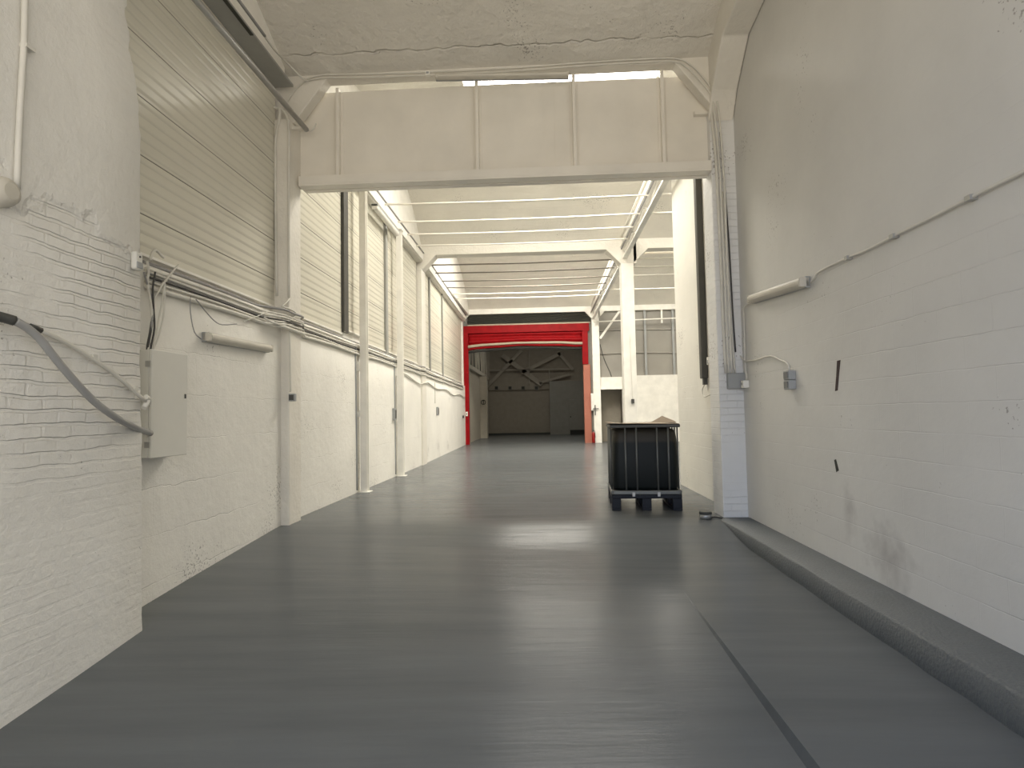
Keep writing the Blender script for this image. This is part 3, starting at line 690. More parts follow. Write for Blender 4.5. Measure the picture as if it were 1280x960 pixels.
for k, px in enumerate((620.5, 637.5, 653.8, 670.5)):
    p = ony(px, 485, 41.34)
    v = thing('wall_vent', '%s small square vent on the back wall seen through the red gate' % ('leftmost', 'second from left', 'third from left', 'rightmost')[k], 'vent', (p.x, 41.34, p.z), 'row of square vents')
    mb = MB(); d = .13
    mb.box(p.x-d, p.x+d, 41.30, 41.36, p.z+d-.03, p.z+d); mb.box(p.x-d, p.x+d, 41.30, 41.36, p.z-d, p.z-d+.03); mb.box(p.x-d, p.x-d+.03, 41.30, 41.36, p.z-d+.03, p.z+d-.03); mb.box(p.x+d-.03, p.x+d, 41.30, 41.36, p.z-d+.03, p.z+d-.03); mb.build('frame', 'dim_grey', v)
    mb = MB(); mb.box(p.x-d+.03, p.x+d-.03, 41.35, 41.359, p.z-d+.03, p.z+d-.03); mb.build('mesh_screen', 'dark', v)
mb = MB(); mb.box(-2.5, 2.5, 33, 36, 7.37, 7.40); vault.k += 1; struct(mb.build('window_%d' % vault.k, M['annex_fill']))  # no real window: unseen glowing panel added to brighten the dim annex
lb_ = thing('low_box', 'long black box lying on the floor before the dim partition beyond the gate', 'box', (2.35, 40.3, 0))
mb = MB(); mb.box(1.75, 2.75, 40.1, 40.5, 0, .26); mb.build('body', 'black_gap', lb_, bevel=.02); mb = MB(); mb.box(1.73, 2.77, 40.08, 40.52, .26, .30); mb.build('lid', 'dark', lb_, bevel=.01)
p = ony(744, 511, 28.45); hd = thing('door_bolt', 'small dark bolt handle on the white column right of the red gate', 'bolt', p)
mb = MB(); mb.box(p.x-.02, p.x+.02, 28.44, 28.5, p.z-.3, p.z+.18); mb.build('rod', 'box_dark', hd); mb = MB(); mb.box(p.x-.1, p.x+.16, 28.41, 28.44, p.z-.02, p.z+.02); mb.build('grip', 'box_dark', hd)
# timber truss at the back wall
tt = thing('roof_truss', 'crossed beams of the roof truss against the dim back wall beyond the gate', 'truss', (-.8, 41.1, 3.95))
def member(a, b, w, nm='diagonal'):
    pa, pb = ony(a[0], a[1], 41.2), ony(b[0], b[1], 41.2)
    mb = MB(); mb.bar(pa, pb, .12, w, (0, 0, 1)); mb.build(nm, 'dim_beam', tt, bevel=.01)
member((611, 481), (652, 438), .22); member((628, 444), (677, 481), .30); member((652, 466), (702, 441), .24); member((697, 440), (716, 462), .2); member((674, 479), (712, 468), .15)
member((610, 463), (714, 461), .08, 'tie_bar'); member((661.5, 438), (661.5, 480), .06, 'hanger'); member((610, 440), (610, 484), .2, 'king_post'); member((686.5, 462), (686.5, 478), .08, 'hanger')
# lattice along the annex left side
la = thing('lattice_girder', 'pale lattice frame along the left side of the dim hall beyond the gate', 'lattice', (-3.7, 29.2, 3.75))
mb = MB(); mb.box(-3.85, -3.62, 29.0, 41.2, 3.75, 3.95); mb.build('bottom_chord', 'lattice', la)
y = 29.3; k = 0
while y < 40.5:
    mb = MB(); mb.bar((-3.74, y, 3.95), (-3.74, y, 7.3), .10, .12, (0, 1, 0)); mb.build('upright', 'lattice', la)
    mb = MB(); mb.bar((-3.72, y+.1, 3.95 if k % 2 else 7.0), (-3.72, y+1.5, 7.0 if k % 2 else 3.95), .08, .10, (0, 1, 0)); mb.build('diagonal', 'lattice', la)
    y += 1.6; k += 1
for k, px in enumerate((605,)):
    p = ony(596, 503, 36.15); rw = thing('hose_reel', 'small round wheel on the left pillar in the dim hall beyond the gate', 'reel', (-3.55, 36.18, p.z))
    mb = MB(); n = 16
    mb.tube([(-3.55+.13*math.cos(2*PI*j/n), 36.16, p.z+.13*math.sin(2*PI*j/n)) for j in range(n+1)], .02, 6, 1); mb.build('rim', 'dark', rw); mb = MB(); mb.box(-3.57, -3.53, 36.15, 36.2, p.z-.12, p.z+.12); mb.build('spoke', 'dark', rw)

# ------------------------------------------------------------------ liquid tank on pallet
X0, X1, Y0, Y1 = .985, 1.965, 8.76, 9.92
ib = thing('liquid_tank', 'black caged liquid tank on a plastic pallet standing on the grey floor', 'tank', ((X0+X1)/2, (Y0+Y1)/2, 0))
mb = MB(); mb.box(X0, X1, Y0, Y1, .17, .225); mb.build('pallet_deck', 'pallet', ib, bevel=.01)
for xa in (X0, (X0+X1)/2-.065, X1-.13):
    for ya in (Y0, (Y0+Y1)/2-.08, Y1-.14):
        mb = MB(); mb.box(xa, xa+.13, ya, ya+.14, .03, .17); mb.build('pallet_foot', 'pallet', ib, bevel=.008)
for xa in (X0, (X0+X1)/2-.065, X1-.13):
    mb = MB(); mb.box(xa, xa+.13, Y0, Y1, 0, .03); mb.build('pallet_runner', 'pallet', ib, bevel=.005)
mb = MB()
for (a, b) in (((X0+.02, Y0+.02), (X1-.02, Y0+.02)), ((X1-.02, Y0+.02), (X1-.02, Y1-.02)), ((X1-.02, Y1-.02), (X0+.02, Y1-.02)), ((X0+.02, Y1-.02), (X0+.02, Y0+.02))):
    mb.bar((a[0], a[1], .255), (b[0], b[1], .255), .05, .06)
mb.build('base_frame', 'cage', ib, bevel=.012)
# tank body: rounded, slightly narrower at the top, with vertical swage lines
mb = MB(); secs = [(.285, .04, .0), (.30, .015, .0), (.34, .0, 0), (.7, .0, 0), (1.0, .008, 0), (1.09, .018, 0), (1.14, .045, 0), (1.165, .10, 0)]
rows = []
ax, ay = (X1-X0)/2-.028, (Y1-Y0)/2-.028; cx_, cy_ = (X0+X1)/2, (Y0+Y1)/2
def rrect(z, ins, rad=.10, n=7):
    pts = []
    hx, hy = ax-ins, ay-ins
    for q, (sx, sy) in enumerate(((1, 1), (-1, 1), (-1, -1), (1, -1))):
        for j in range(n):
            a = q*PI/2+PI/2*j/(n-1); pts.append((cx_+sx*(hx-rad)+rad*math.cos(a), cy_+sy*(hy-rad)+rad*math.sin(a), z))
    return pts+[pts[0]]
mb.grid([rrect(z, i) for z, i, _ in secs])
mb.f.append(tuple(len(mb.v)-29+j for j in range(28))); mb.sm.append(False)
mb.build('bottle', 'tank', ib)
mb = MB()
mb.lathe([(.1, 1.16), (.1, 1.195), (.09, 1.2)], cx_, cy_, 20); mb.build('filler_cap', 'box_dark', ib)
fx = [X0+.21, X0+.365, X0+.655, X0+.81]
for x in fx:
    for yy in (Y0+.012, Y1-.012):
        mb = MB(); mb.tube([(x, yy, .27), (x, yy, 1.19)], .013, 8, 0); mb.build('cage_bar', 'cage', ib)
for k in range(4):
    yy = Y0+.2+k*.25
    for x in (X0+.012, X1-.012):
        mb = MB(); mb.tube([(x, yy, .27), (x, yy, 1.19)], .012, 8, 0); mb.build('cage_bar', 'cage', ib)
mb = MB()
for (a, b) in (((X0, Y0+.015), (X1, Y0+.015)), ((X1-.015, Y0), (X1-.015, Y1)), ((X1, Y1-.015), (X0, Y1-.015)), ((X0+.015, Y1), (X0+.015, Y0))):
    mb.bar((a[0], a[1], 1.195), (b[0], b[1], 1.195), .035, .045)
mb.build('top_rim', 'box_dark', ib, bevel=.012)
for x in (X0+.31, X0+.66):
    mb = MB(); mb.box(x-.02, x+.02, Y0-.012, Y0+.02, .20, .26); mb.build('clip', 'zinc', ib, bevel=.004)
# cardboard sheets on top
rows = []
for a in range(9):
    r = []
    for b in range(9):
        u, v = a/8, b/8
        r.append((X0-.03+1.0*u, Y0+.0+1.15*v, 1.226+.006*math.sin(u*5+v*3)+(.05*max(0, .2-u)*2)))
    rows.append(r)
mb = MB(); mb.grid(rows); o = mb.build('cardboard_sheet', 'cardboard', loc=(cx_, cy_, 1.225)); o.modifiers.new('s', 'SOLIDIFY').thickness = .006; tag(o, 'flat brown cardboard sheet lying over the top of the black tank', 'cardboard')
mb = MB(); mb.prism([(X0+.60, Y0+.30, 1.245), (X0+.95, Y0+.25, 1.235), (X0+.77, Y0+.42, 1.33)], (.004, .012, .002)); mb.prism([(X0+.77, Y0+.42, 1.33), (X0+.95, Y0+.25, 1.235), (X0+.98, Y0+.62, 1.25)], (.004, .004, .006)); tag(mb.build('cardboard_flap', 'cardboard', loc=(X0+.77, Y0+.3, 1.24)), 'bent brown cardboard flap sticking up on the right of the tank top', 'cardboard')
ib.rotation_euler.z = math.radians(-3.4)
for o in (bpy.data.objects['cardboard_sheet'], bpy.data.objects['cardboard_flap']): o.rotation_euler.z = math.radians(-3.4)
# floor cap near the pillar
p = onz(882, 648, 0)
fc = thing('pipe_stub', 'small grey capped pipe stub on the floor between the tank and the right pillar', 'pipe stub', (p.x, p.y, 0))
mb = MB(); mb.lathe([(.075, 0), (.075, .06)], p.x, p.y, 18); mb.build('collar', 'zinc', fc); mb = MB(); mb.lathe([(.08, .06), (.08, .085), (.07, .095)], p.x, p.y, 18); mb.build('cap', 'box_dark', fc)
mb = MB(); mb.tube([(p.x+.08, p.y+.02, .012), (p.x+.14, p.y+.03, .014), (p.x+.2, p.y-.05, .012)], .012, 6); mb.build('lead', 'box_dark', fc)

# ------------------------------------------------------------------ fuse box and left wall services
cb = thing('fuse_box', 'tall pale metal cabinet on the left wall with cables running into its top', 'cabinet', (-3.4, 5.2, 1.1))
mb = MB(); mb.box(-3.47, -3.31, 4.94, 5.46, 1.09, 2.0); mb.build('body', 'cabinet', cb, bevel=.004)
mb = MB(); mb.box(-3.308, -3.285, 4.945, 5.465, 1.085, 2.005); d_ = mb.build('door', 'cabinet', cb, bevel=.005)
mb = MB(); mb.box(-3.285, -3.277, 5.42, 5.435, 1.60, 1.64); mb.build('latch', 'box_dark', d_)
for z in (1.2, 1.55, 1.88):
    mb = MB(); mb.box(-3.33, -3.285, 4.928, 4.942, z-.025, z+.025); mb.build('hinge', 'zinc', cb)
def cable(name, label, pts, r, mat='cable_white', cat='cable', group=None, n=6, sm=3):
    mb = MB(); mb.tube(pts, r, n, sm); o = mb.build(name, mat, loc=pts[0])
    return tag(o, label, cat, group)
LX = lambda px, py, x=-3.42: onx(px, py, x)
tail = [(196, 'leftmost'), (200, 'second'), (206, 'third'), (211, 'fourth'), (214, 'rightmost')]
# looms hanging from the ledge to the cabinet
dl = [
 ([(184, 326), (186, 340), (184, 352), (187, 370), (190, 395), (187, 420), (184, 441)], .012, 'cable_white', 'leftmost thick pale cable dropping from the ledge to the fuse box'),
 ([(180, 340), (186, 362), (191, 376), (190, 400), (187, 425), (186, 441)], .008, 'cable_grey', 'thin grey cable crossing the loom left of the fuse box top'),
 ([(194, 340), (191, 360), (192, 385), (193, 410), (189, 432), (187, 441)], .009, 'cable_dark', 'dark cable in the middle of the loom above the fuse box'),
 ([(204, 353), (199, 364), (194, 372), (192, 390), (194, 412), (190, 430), (188, 441)], .008, 'cable_white', 'pale cable curving left from the knot above the fuse box'),
 ([(206, 352), (203, 375), (199, 395), (196, 415), (192, 432), (190, 441)], .008, 'cable_white', 'straight pale cable from the knot down to the fuse box'),
 ([(206, 354), (206, 378), (203, 402), (197, 424), (192, 436), (191, 441)], .008, 'cable_white', 'rightmost bowed pale cable from the knot to the fuse box'),
 ([(223, 331), (214, 342), (206, 352), (203, 356)], .010, 'cable_white', 'short pale cable crossing upward right of the knot to the panel'),
 ([(188, 326), (190, 317), (195, 313), (202, 320), (205, 322)], .012, 'cable_white', 'pale cable looped over the ledge beside the brick wall'),
 ([(190, 400), (188, 415), (185, 430), (184, 441)], .012, 'cable_dark', 'thick dark cable at the bottom of the loom on the fuse box'),
 ([(238, 371), (238, 390), (243, 415), (252, 424)], .006, 'cable_grey', 'thin cable dropping from the ledge to the left tube light'),
 ([(245, 374), (256, 388), (268, 401), (278, 406), (296, 405)], .006, 'cable_grey', 'thin loose cable hanging in a curve above the left tube light'),
 ([(334, 390), (320, 396), (304, 402)], .007, 'cable_white', 'short loose pale cable end poking out below the ledge'),
]
for pts, r, mt, lb in dl:
    cable('drop_cable', lb, [LX(px, py, -3.41+.012*random.random()) for px, py in pts], r, mt)
# long runs on the ledge
def run(x, z, y0=5.1, y1=28.2, sag=.012, dz0=0, ph=0):
    pts = []; y = y0
    while y < y1:
        xx = x
        if 7.6 < y < 8.6: xx = max(x, -3.33)
        if 17.0 < y < 18.0: xx = max(x, -3.39)
        pts.append((xx+(xl(y)+3.47), y, z+sag*math.sin(y*2.1+ph)+dz0)); y += .32 if y < 10 else .6
    return pts
cable('ledge_cable', 'fat white conduit, lowest of the runs along the left wall ledge', run(-3.44, 2.585, sag=.008), .024, n=8)
cable('ledge_cable', 'white cable second from the bottom along the left wall ledge', run(-3.452, 2.635, sag=.010, ph=1), .014)
cable('ledge_cable', 'dark cable in the middle of the runs along the left wall ledge', run(-3.455, 2.67, sag=.006, ph=2), .012, 'cable_dark')
cable('ledge_cable', 'pale cable second from the top along the left wall ledge', run(-3.452, 2.705, sag=.008, ph=3), .014)
cable('ledge_cable', 'pale cable topmost on the face of the left wall ledge', run(-3.455, 2.745, sag=.008, ph=.5), .012)
cable('ledge_cable', 'grey cable lying on the top of the left wall ledge', run(-3.52, 2.815, sag=.006, ph=.9), .016, 'cable_grey')
cable('ledge_cable', 'loose pale cable wavering below the ledge past the posts', [(-3.44, 14.5, 2.5), (-3.44, 15.5, 2.42), (-3.44, 16.8, 2.3), (-3.38, 17.5, 2.36)]+[(xl(y)+.03, y, z) for y, z in ((18.3, 2.4), (20, 2.28), (22, 2.35), (24, 2.2), (26, 2.3), (28.2, 2.2))], .02)
# loops of cable round the front left pillar
cable('loop_cable', 'pale cable looped round the front left pillar at ledge height', [LX(344, 402, -3.34), LX(356, 402, -3.33), LX(366, 398, -3.33), LX(370, 392, -3.34), LX(364, 387, -3.34), LX(352, 383, -3.35)], .012)
cable('loop_cable', 'lower pale cable sagging across the front left pillar', [LX(330, 397, -3.42), LX(343, 404, -3.34), LX(358, 406, -3.33), LX(370, 406, -3.35)], .014)
cable('loop_cable', 'small pale cable tied diagonally on the pillar above the ledge', [LX(352, 383, -3.34), LX(358, 378, -3.33), LX(363, 372, -3.33)], .010)
# conduits on the front left pillar (its face toward the entrance is at y = 7.9)
YP = 7.885
cable('pillar_conduit', 'curved pale conduit down the middle of the front left pillar', [ony(350, 135, YP), ony(349, 148, YP), ony(345, 170, YP), ony(344, 200, YP), ony(345, 300, YP), ony(346, 370, YP)], .02)
cable('pillar_conduit', 'pale conduit down the right edge of the front left pillar', [ony(337, 134, YP), ony(350, 136, YP), ony(358, 145, YP), ony(361, 165, YP), ony(361, 230, YP), ony(361, 372, YP)], .018)
cable('pillar_conduit', 'lower pale conduit from the ledge to the dark socket on the left pillar', [ony(362, 408, YP), ony(362.5, 440, YP), ony(363, 490, YP)], .012)
sk = thing('wall_socket', 'small dark socket on the front left pillar below the cables', 'socket', ony(366, 497, 7.9))
p = ony(363, 497, 7.88); 
mb = MB(); mb.box(p.x-.01, p.x+.075, 7.84, 7.9, p.z-.05, p.z+.05); mb.build('case', 'box_grey', sk, bevel=.006)
mb = MB(); mb.box(p.x+.0, p.x+.06, 7.832, 7.841, p.z-.035, p.z+.035); mb.build('lid', 'box_dark', sk)
for k, (px, py) in enumerate(((372, 165), (370, 180), (371, 198), (370, 210))):
    p = ony(px, py, 8.285)
    mb = MB(); mb.lathe([(.02, 0), (.02, .03)], 0, 0, 6)
    mb.v = [(p.x+a, 8.298-c, p.z+b) for a, b, c in mb.v]
    tag(mb.build('anchor_bolt', 'zinc', loc=(p.x, 8.285, p.z)), '%s small bolt where the girder meets the left pillar' % ('topmost', 'second from top', 'third from top', 'lowest')[k], 'bolt', 'bolts at the left end of the girder')
# far-left sockets
for px, py, lb in ((491.5, 518, 'dark socket on the left wall just before the second white post'), (546, 514, 'grey socket on the left wall below a thin conduit, before the red gate')):
    p = onx(px, py, -3.46); q0 = xl(p.y); p = onx(px, py, q0); s_ = thing('wall_socket', lb, 'socket', p, 'left wall sockets')
    mb = MB(); mb.box(q0, q0+.06, p.y-.09, p.y+.09, p.z-.14, p.z+.14); mb.build('case', 'box_grey', s_, bevel=.008); mb = MB(); mb.box(q0+.06, q0+.068, p.y-.06, p.y+.06, p.z-.1, p.z+.1); mb.build('lid', 'box_dark', s_)
p = onx(546, 508, -3.45)
cable('pillar_conduit', 'thin conduit dropping to the grey socket before the red gate', [(xl(p.y)+.015, p.y, p.z+.1), (xl(p.y)+.015, p.y, 2.0), (xl(p.y)+.015, p.y, 2.55)], .012)
p = onx(578, 521, -3.66); mb = MB(); mb.box(-3.665, -3.60, p.y-.12, p.y+.12, p.z-.06, p.z+.06); tag(mb.build('door_stop', 'box_dark', loc=p, bevel=.01), 'small black block on the left wall end beside the red jamb', 'block')
# grey pipe (track) high along the left panels, with hook end at the girder
a = onx(245, 0, -3.18); b = onx(383, 162, -3.18)
d = (b-a); tr = thing('track_pipe', 'grey steel pipe running high along the nearest left panel to the girder', 'pipe', b)
mb = MB(); mb.tube([a-d*.8, a, b], .035, 12, 0); mb.build('tube', 'zinc', tr)
mb = MB(); mb.tube([b, b+Vector((.05, .02, -.01)), b+Vector((.10, .02, .02)), b+Vector((.13, .02, .09))], .012, 6); mb.build('hook', 'cable_white', tr)
mb = MB(); mb.box(b.x-.25, b.x-.01, b.y-.06, b.y+.0, b.z-.015, b.z+.02); mb.build('bracket', 'steel_white', tr)
# soffit between panel head and beam
mb = MB(); mb.box(-3.66, -3.30, 2.0, 7.9, 5.90, 5.93); struct(mb.build('trim_4', 'soffit'))
mb = MB(); mb.box(-3.335, -3.295, 3.0, 6.75, 5.885, 5.90); struct(mb.build('trim_5', 'dark'))
# near-left wall: pipe, hose, conduit, sensor
XW = -3.15
cp = thing('wall_conduit', 'pale conduit running down the upper left brick wall at the picture edge', 'conduit', onx(20, 235, XW+.03))
mb = MB(); mb.tube([onx(33, -40, XW+.025), onx(31, 0, XW+.025), onx(30, 50, XW+.025), onx(26, 120, XW+.025), onx(23, 180, XW+.025), onx(21, 236, XW+.025)], .018, 8); mb.build('tube', 'cable_white', cp)
p = onx(30, 60, XW); mb = MB(); mb.box(XW, XW+.048, p.y-.035, p.y+.035, p.z-.012, p.z+.012); mb.build('clip', 'cable_white', cp)
wl = thing('wall_lamp', 'pale bulkhead lamp at the left picture edge under the conduit', 'light', onx(2, 244, XW+.06))
p = onx(0, 243, XW); mb = MB(); mb.lathe([(.10, 0), (.10, .05), (.085, .09), (.05, .11)], 0, 0, 20); mb.v = [(XW+c, p.y-.04+a, p.z+b*.9) for a, b, c in mb.v]; mb.build('housing', 'lamp_shell', wl)
mb = MB(); mb.tube([onx(12, 248, XW+.04), onx(20, 250, XW+.03), onx(24, 246, XW+.03), onx(22, 236, XW+.025)], .010, 6); mb.build('lead', 'cable_white', wl)
h0 = [onx(-14, 394, XW+.05), onx(0, 396, XW+.06), onx(18, 401, XW+.09)]
hose = [onx(18, 401, XW+.09), onx(34, 410, XW+.10), onx(50, 424, XW+.11), onx(70, 449, XW+.12), onx(92, 475, XW+.12), onx(118, 502, XW+.11), onx(145, 522, XW+.08), onx(170, 535, XW+.02), onx(188, 541.5, -3.27)]
hs = thing('grey_hose', 'thick grey hose drooping from the left edge across the bricks into the fuse box', 'hose', onx(18, 401, XW+.09))
mb = MB(); mb.tube(hose, .024, 12, 4); mb.build('hose_body', 'hose', hs)
mb = MB(); mb.tube(h0, .030, 12, 3); mb.build('collar', 'box_dark', hs)
rd = [onx(50, 413, XW+.03), onx(80, 427, XW+.03), onx(118, 450, XW+.03), onx(150, 473, XW+.03), onx(182, 502, XW+.03)]
cr = thing('slanting_conduit', 'thin pale conduit slanting down the bricks above the grey hose', 'conduit', onx(118, 450, XW+.03))
mb = MB(); mb.tube(rd, .015, 8); mb.build('tube', 'cable_white', cr)
mb = MB(); mb.tube([onx(38, 408, XW+.03), onx(51, 413, XW+.03)], .019, 8, 0); mb.build('end_piece', 'box_dark', cr)
for px, py in ((112, 447), (164, 486)):
    p = onx(px, py, XW); mb = MB(); mb.box(XW, XW+.045, p.y-.02, p.y+.02, p.z-.02, p.z+.02); mb.build('clip', 'cable_white', cr)
mb = MB(); mb.tube([onx(182, 496, XW+.03), onx(185, 500, XW+.03), onx(180, 510, XW+.03)], .022, 8); mb.build('elbow', 'cable_white', cr)
se = thing('motion_sensor', 'small pale sensor on the brick wall at the end of the ledge', 'sensor', onx(167, 327, XW))
p = onx(167, 327, XW); 
mb = MB(); mb.box(XW, XW+.05, p.y-.045, p.y+.045, p.z-.07, p.z+.075); mb.build('case', 'cabinet', se, bevel=.02, seg=3)
mb = MB(); mb.box(XW+.045, XW+.056, p.y-.035, p.y+.035, p.z-.055, p.z-.005); mb.build('lens', 'box_grey', se, bevel=.012)
mb = MB(); mb.lathe([(.008, 0), (.008, .01)], 0, 0, 10); mb.v = [(XW+.046+c, p.y+a, p.z+.035+b) for a, b, c in mb.v]; mb.build('led', 'box_dark', se)
# plaster lump at the foot of the corner
# cables along the front beam and down both haunches
YF = 8.035
top = [(383, 100), (400, 95), (430, 94), (480, 93), (560, 90), (640, 86), (720, 80), (800, 75), (843, 74)]
cable('beam_cable', 'upper pale cable strung along the cross beam and down the right pillar', [ony(px, py-1, YF) for px, py in top]+[ony(*q, YF) for q in ((862, 80), (880, 98), (893, 118), (898, 138), (902, 180), (906, 240), (908, 300), (911, 380), (915, 466))], .013, sm=4)
cable('beam_cable', 'lower pale cable strung along the cross beam and round the left haunch', [ony(355, 138, YF), ony(362, 122, YF), ony(378, 104, YF)]+[ony(px, py+3, YF) for px, py in top[1:-1]]+[ony(843, 77, YF), ony(858, 84, YF), ony(876, 102, YF), ony(889, 120, YF), ony(894, 150, YF), ony(899, 200, YF), ony(904, 300, YF), ony(908, 400, YF), ony(911, 466, YF)], .010, sm=4)
cable('pillar_conduit', 'fat pale conduit curving from the girder end down the right pillar', [ony(876, 118, 8.1), ony(882, 120, 8.12), ony(888, 130, 8.12), ony(891, 160, 8.12), ony(895, 200, 8.12), ony(900, 300, 8.13), ony(904, 400, 8.14), ony(907.5, 466, 8.14)], .020, n=8)
cable('pillar_conduit', 'dark conduit down the front of the right pillar to the grey box', [ony(900, 165, 8.07), ony(904, 210, 8.13), ony(911, 300, 8.15), ony(916, 390, 8.15), ony(919.5, 440, 8.15)], .010, 'cable_dark')
cable('pillar_conduit', 'thick white conduit on the right pillar just left of the dark one', [ony(903, 240, 8.14), ony(908, 300, 8.15), ony(912, 380, 8.15), ony(918, 458, 8.15), ony(920, 466, 8.15)], .016, n=8)
cable('beam_cable', 'pale cable slanting from the left beam to the cross beam haunch', [onx(331, 45, -3.28), onx(343, 62, -3.27), ony(360, 80, 7.8), ony(378, 98, 7.88), ony(383, 100, YF)], .014)
cable('beam_cable', 'grey cable along the edge of the nearest left beam', [(-3.275, 2.5, 6.04), (-3.275, 4.5, 6.04), (-3.275, 6.4, 6.04), onx(331, 45, -3.28)], .018, 'cable_grey')
jb = thing('junction_box', 'tiny pale junction box on the cable at the left end of the beam light', 'box', ony(535, 94, 8.06))
p = ony(535, 94, 8.06); mb = MB(); mb.box(p.x-.03, p.x+.035, 8.00, 8.06, p.z-.025, p.z+.03); mb.build('case', 'white', jb, bevel=.006); mb = MB(); mb.box(p.x-.015, p.x+.02, 7.993, 8.0, p.z-.01, p.z+.015); mb.build('lid', 'box_grey', jb)
# grey junction box on the right pillar
p = ony(907, 467, 8.2); q = ony(930, 486, 8.2)
jb = thing('junction_box', 'grey junction box at waist-high end of the conduits on the right pillar', 'box', (p.x, 8.15, q.z))
jb['label'] = 'grey junction box where the conduits end on the right pillar'
mb = MB(); mb.box(p.x, q.x, 8.10, 8.205, q.z, p.z); mb.build('case', 'box_grey', jb, bevel=.006); mb = MB(); mb.box(p.x+.01, q.x-.01, 8.09, 8.10, q.z+.01, p.z-.01); mb.build('lid', 'box_grey', jb, bevel=.004)
sk = thing('wall_socket', 'small white socket in the corner just right of the grey junction box', 'socket', onx(932, 480, 2.63))
p = onx(933, 480, 2.63); mb = MB(); mb.box(2.575, 2.65, p.y-.05, p.y+.05, p.z-.05, p.z+.045); mb.build('case', 'white', sk, bevel=.008); mb = MB(); mb.lathe([(.018, 0), (.018, .006)], 0, 0, 12); mb.v = [(2.575-c, p.y+a, p.z+b) for a, b, c in mb.v]; mb.build('outlet', 'box_grey', sk)
# cables on the right wall
XR = 2.625
cable('wall_cable', 'long pale cable sagging along the right wall to the tube light', [onx(px, py, XR) for px, py in ((1330, 190), (1280, 214), (1215, 246), (1160, 274), (1117, 295), (1085, 312), (1060, 322), (1025, 339), (1019, 346), (1014, 353))], .012)
cable('wall_cable', 'pale cable bending down from the right tube light to the corner', [onx(px, py, XR) for px, py in ((945, 375), (938, 379), (930, 385), (930, 400), (931, 440), (931, 452))], .009)
cable('wall_cable', 'pale cable from the corner rising to the twin grey switches', [onx(px, py, XR) for px, py in ((931, 452), (945, 450), (963, 445), (975, 450), (984, 454), (986.5, 463))], .010)
cable('wall_cable', 'short cable pair dropping from the corner joint to the white socket', [onx(px, py, XR) for px, py in ((921, 440), (931, 452), (932, 462), (933.5, 474))], .009)
for k, px in enumerate((1213, 1117, 1060)):
    py = (247, 295, 322)[k]; p = onx(px, py, XR); mb = MB(); mb.box(2.60, 2.65, p.y-.03, p.y+.02, p.z-.02, p.z+.012)
    tag(mb.build('cable_clip', 'zinc', loc=p), '%s clip from the right picture edge on the long wall cable' % ORD[k], 'clip', 'clips on the right wall cable')
p = onx(988, 475, 2.62)
tw = thing('twin_switch', 'pair of stacked grey switch boxes on the right wall below the bent cable', 'switch', p)
for z0, z1 in ((.002, .10), (-.10, -.002)):
    mb = MB(); mb.box(2.575, 2.65, p.y-.07, p.y+.07, p.z+z0, p.z+z1); mb.build('case', 'box_grey', tw, bevel=.006)
    mb = MB(); mb.box(2.568, 2.576, p.y-.05, p.y+.05, p.z+z0+.015, p.z+z1-.015); mb.build('cover', 'box_mid', tw)
# slots broken in the right wall: dark rusty slivers
M['rust'] = plain('rusty_hole', (.05, .03, .028), .8)
mb = MB(); mb.prism([onx(px, py, 2.652) for px, py in ((1047, 451), (1051, 450), (1049, 470), (1047.5, 488), (1044.5, 489), (1046, 470))], (-.006, 0, 0)); tag(mb.build('wall_gash', 'rust', loc=onx(1047, 470, 2.652)), 'long narrow rusty gash in the right wall right of the twin switches', 'gash')
mb = MB(); mb.prism([onx(px, py, 2.652) for px, py in ((1043.5, 575), (1045.5, 574), (1049, 588), (1046, 590))], (-.006, 0, 0)); tag(mb.build('wall_gash', 'dark', loc=onx(1046, 580, 2.652)), 'short black gash low in the right wall', 'gash')
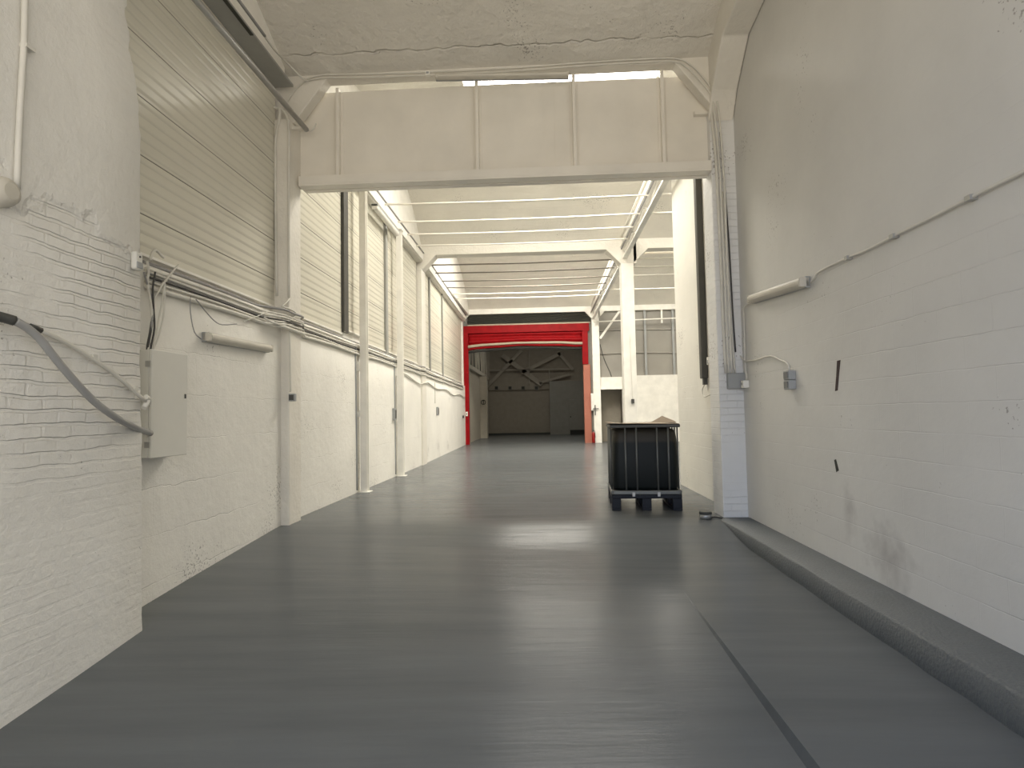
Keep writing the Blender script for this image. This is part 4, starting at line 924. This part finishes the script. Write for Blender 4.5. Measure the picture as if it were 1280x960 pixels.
# dark tube hanging on the wall beyond the right pillar
a = onx(870, 217, 2.56); b = onx(881, 473, 2.56)
dt = thing('upright_tube', 'dark brown upright strip light hung on the wall behind the right pillar', 'light', b)
mb = MB(); mb.box(2.50, 2.60, b.y-.07, b.y+.07, b.z, 5.7); mb.build('body', 'black_strip', dt, bevel=.012)
mb = MB(); mb.box(2.53, 2.585, b.y-.04, b.y+.04, b.z-.1, b.z); mb.build('plug', 'box_dark', dt)
cable('drop_cable', 'pale cable hooking from the dark upright strip to the right pillar', [(2.56, b.y, b.z-.09), onx(878, 487, 2.57), onx(880, 496, 2.56), onx(888, 493, 2.50), ony(898, 491, 8.62)], .010)
p = onx(888, 451, 2.59); sk = thing('wall_socket', 'pale switch on the wall strip left of the grey junction box', 'socket', p)
mb = MB(); mb.box(2.545, 2.60, p.y-.05, p.y+.05, p.z-.06, p.z+.06); mb.build('case', 'white', sk, bevel=.006); mb = MB(); mb.box(2.538, 2.546, p.y-.03, p.y+.03, p.z-.04, p.z+.01); mb.build('rocker', 'box_grey', sk)
cable('wall_cable', 'pale conduit dropping behind the right pillar to the pale switch', [(2.585, p.y, p.z+.05), (2.585, p.y, 3), (2.585, p.y, 5.6)], .014)

# ------------------------------------------------------------------ light: daylight from the open gate behind the camera and the sky
w = bpy.data.worlds.new('sky'); S.world = w; w.use_nodes = True
t = NT(w); bg = t.n['Background']
tc = t.add('ShaderNodeTexCoord'); sp = t.add('ShaderNodeSeparateXYZ'); t.link(tc.outputs['Generated'], sp.inputs[0])
g = t.add('ShaderNodeMapRange'); g.inputs['From Min'].default_value = -.02; g.inputs['From Max'].default_value = .05; t.link(sp.outputs['Z'], g.inputs['Value'])
mc = t.add('ShaderNodeMix', _data_type='RGBA'); t.link(g.outputs[0], mc.inputs['Factor']); mc.inputs[6].default_value = (1.0, .90, .76, 1)
gx = t.add('ShaderNodeMapRange'); gx.inputs['From Min'].default_value = -.5; gx.inputs['From Max'].default_value = .6; t.link(sp.outputs['X'], gx.inputs['Value'])
sk_ = t.add('ShaderNodeMix', _data_type='RGBA'); t.link(gx.outputs[0], sk_.inputs['Factor']); sk_.inputs[6].default_value = (.46, .64, 1.0, 1); sk_.inputs[7].default_value = (1.0, .96, .87, 1)
t.link(sk_.outputs[2], mc.inputs[7])
t.link(mc.outputs[2], bg.inputs['Color']); bg.inputs['Strength'].default_value = 3.0
# lintel over the entrance behind the camera, so the sky only enters through the gate
mb = MB(); mb.box(-3.8, 2.9, -1.75, -1.6, 5.4, 8.0); struct(mb.build('wall_entrance', 'white'))
L = bpy.data.lights.new('gate_portal', 'AREA'); L.shape = 'RECTANGLE'; L.size = 5.8; L.size_y = 5.8; L.cycles.is_portal = True
lo = bpy.data.objects.new('gate_portal', L); COL.objects.link(lo); lo.location = (-.25, -1.7, 2.5); lo.rotation_euler = (PI/2, 0, 0)
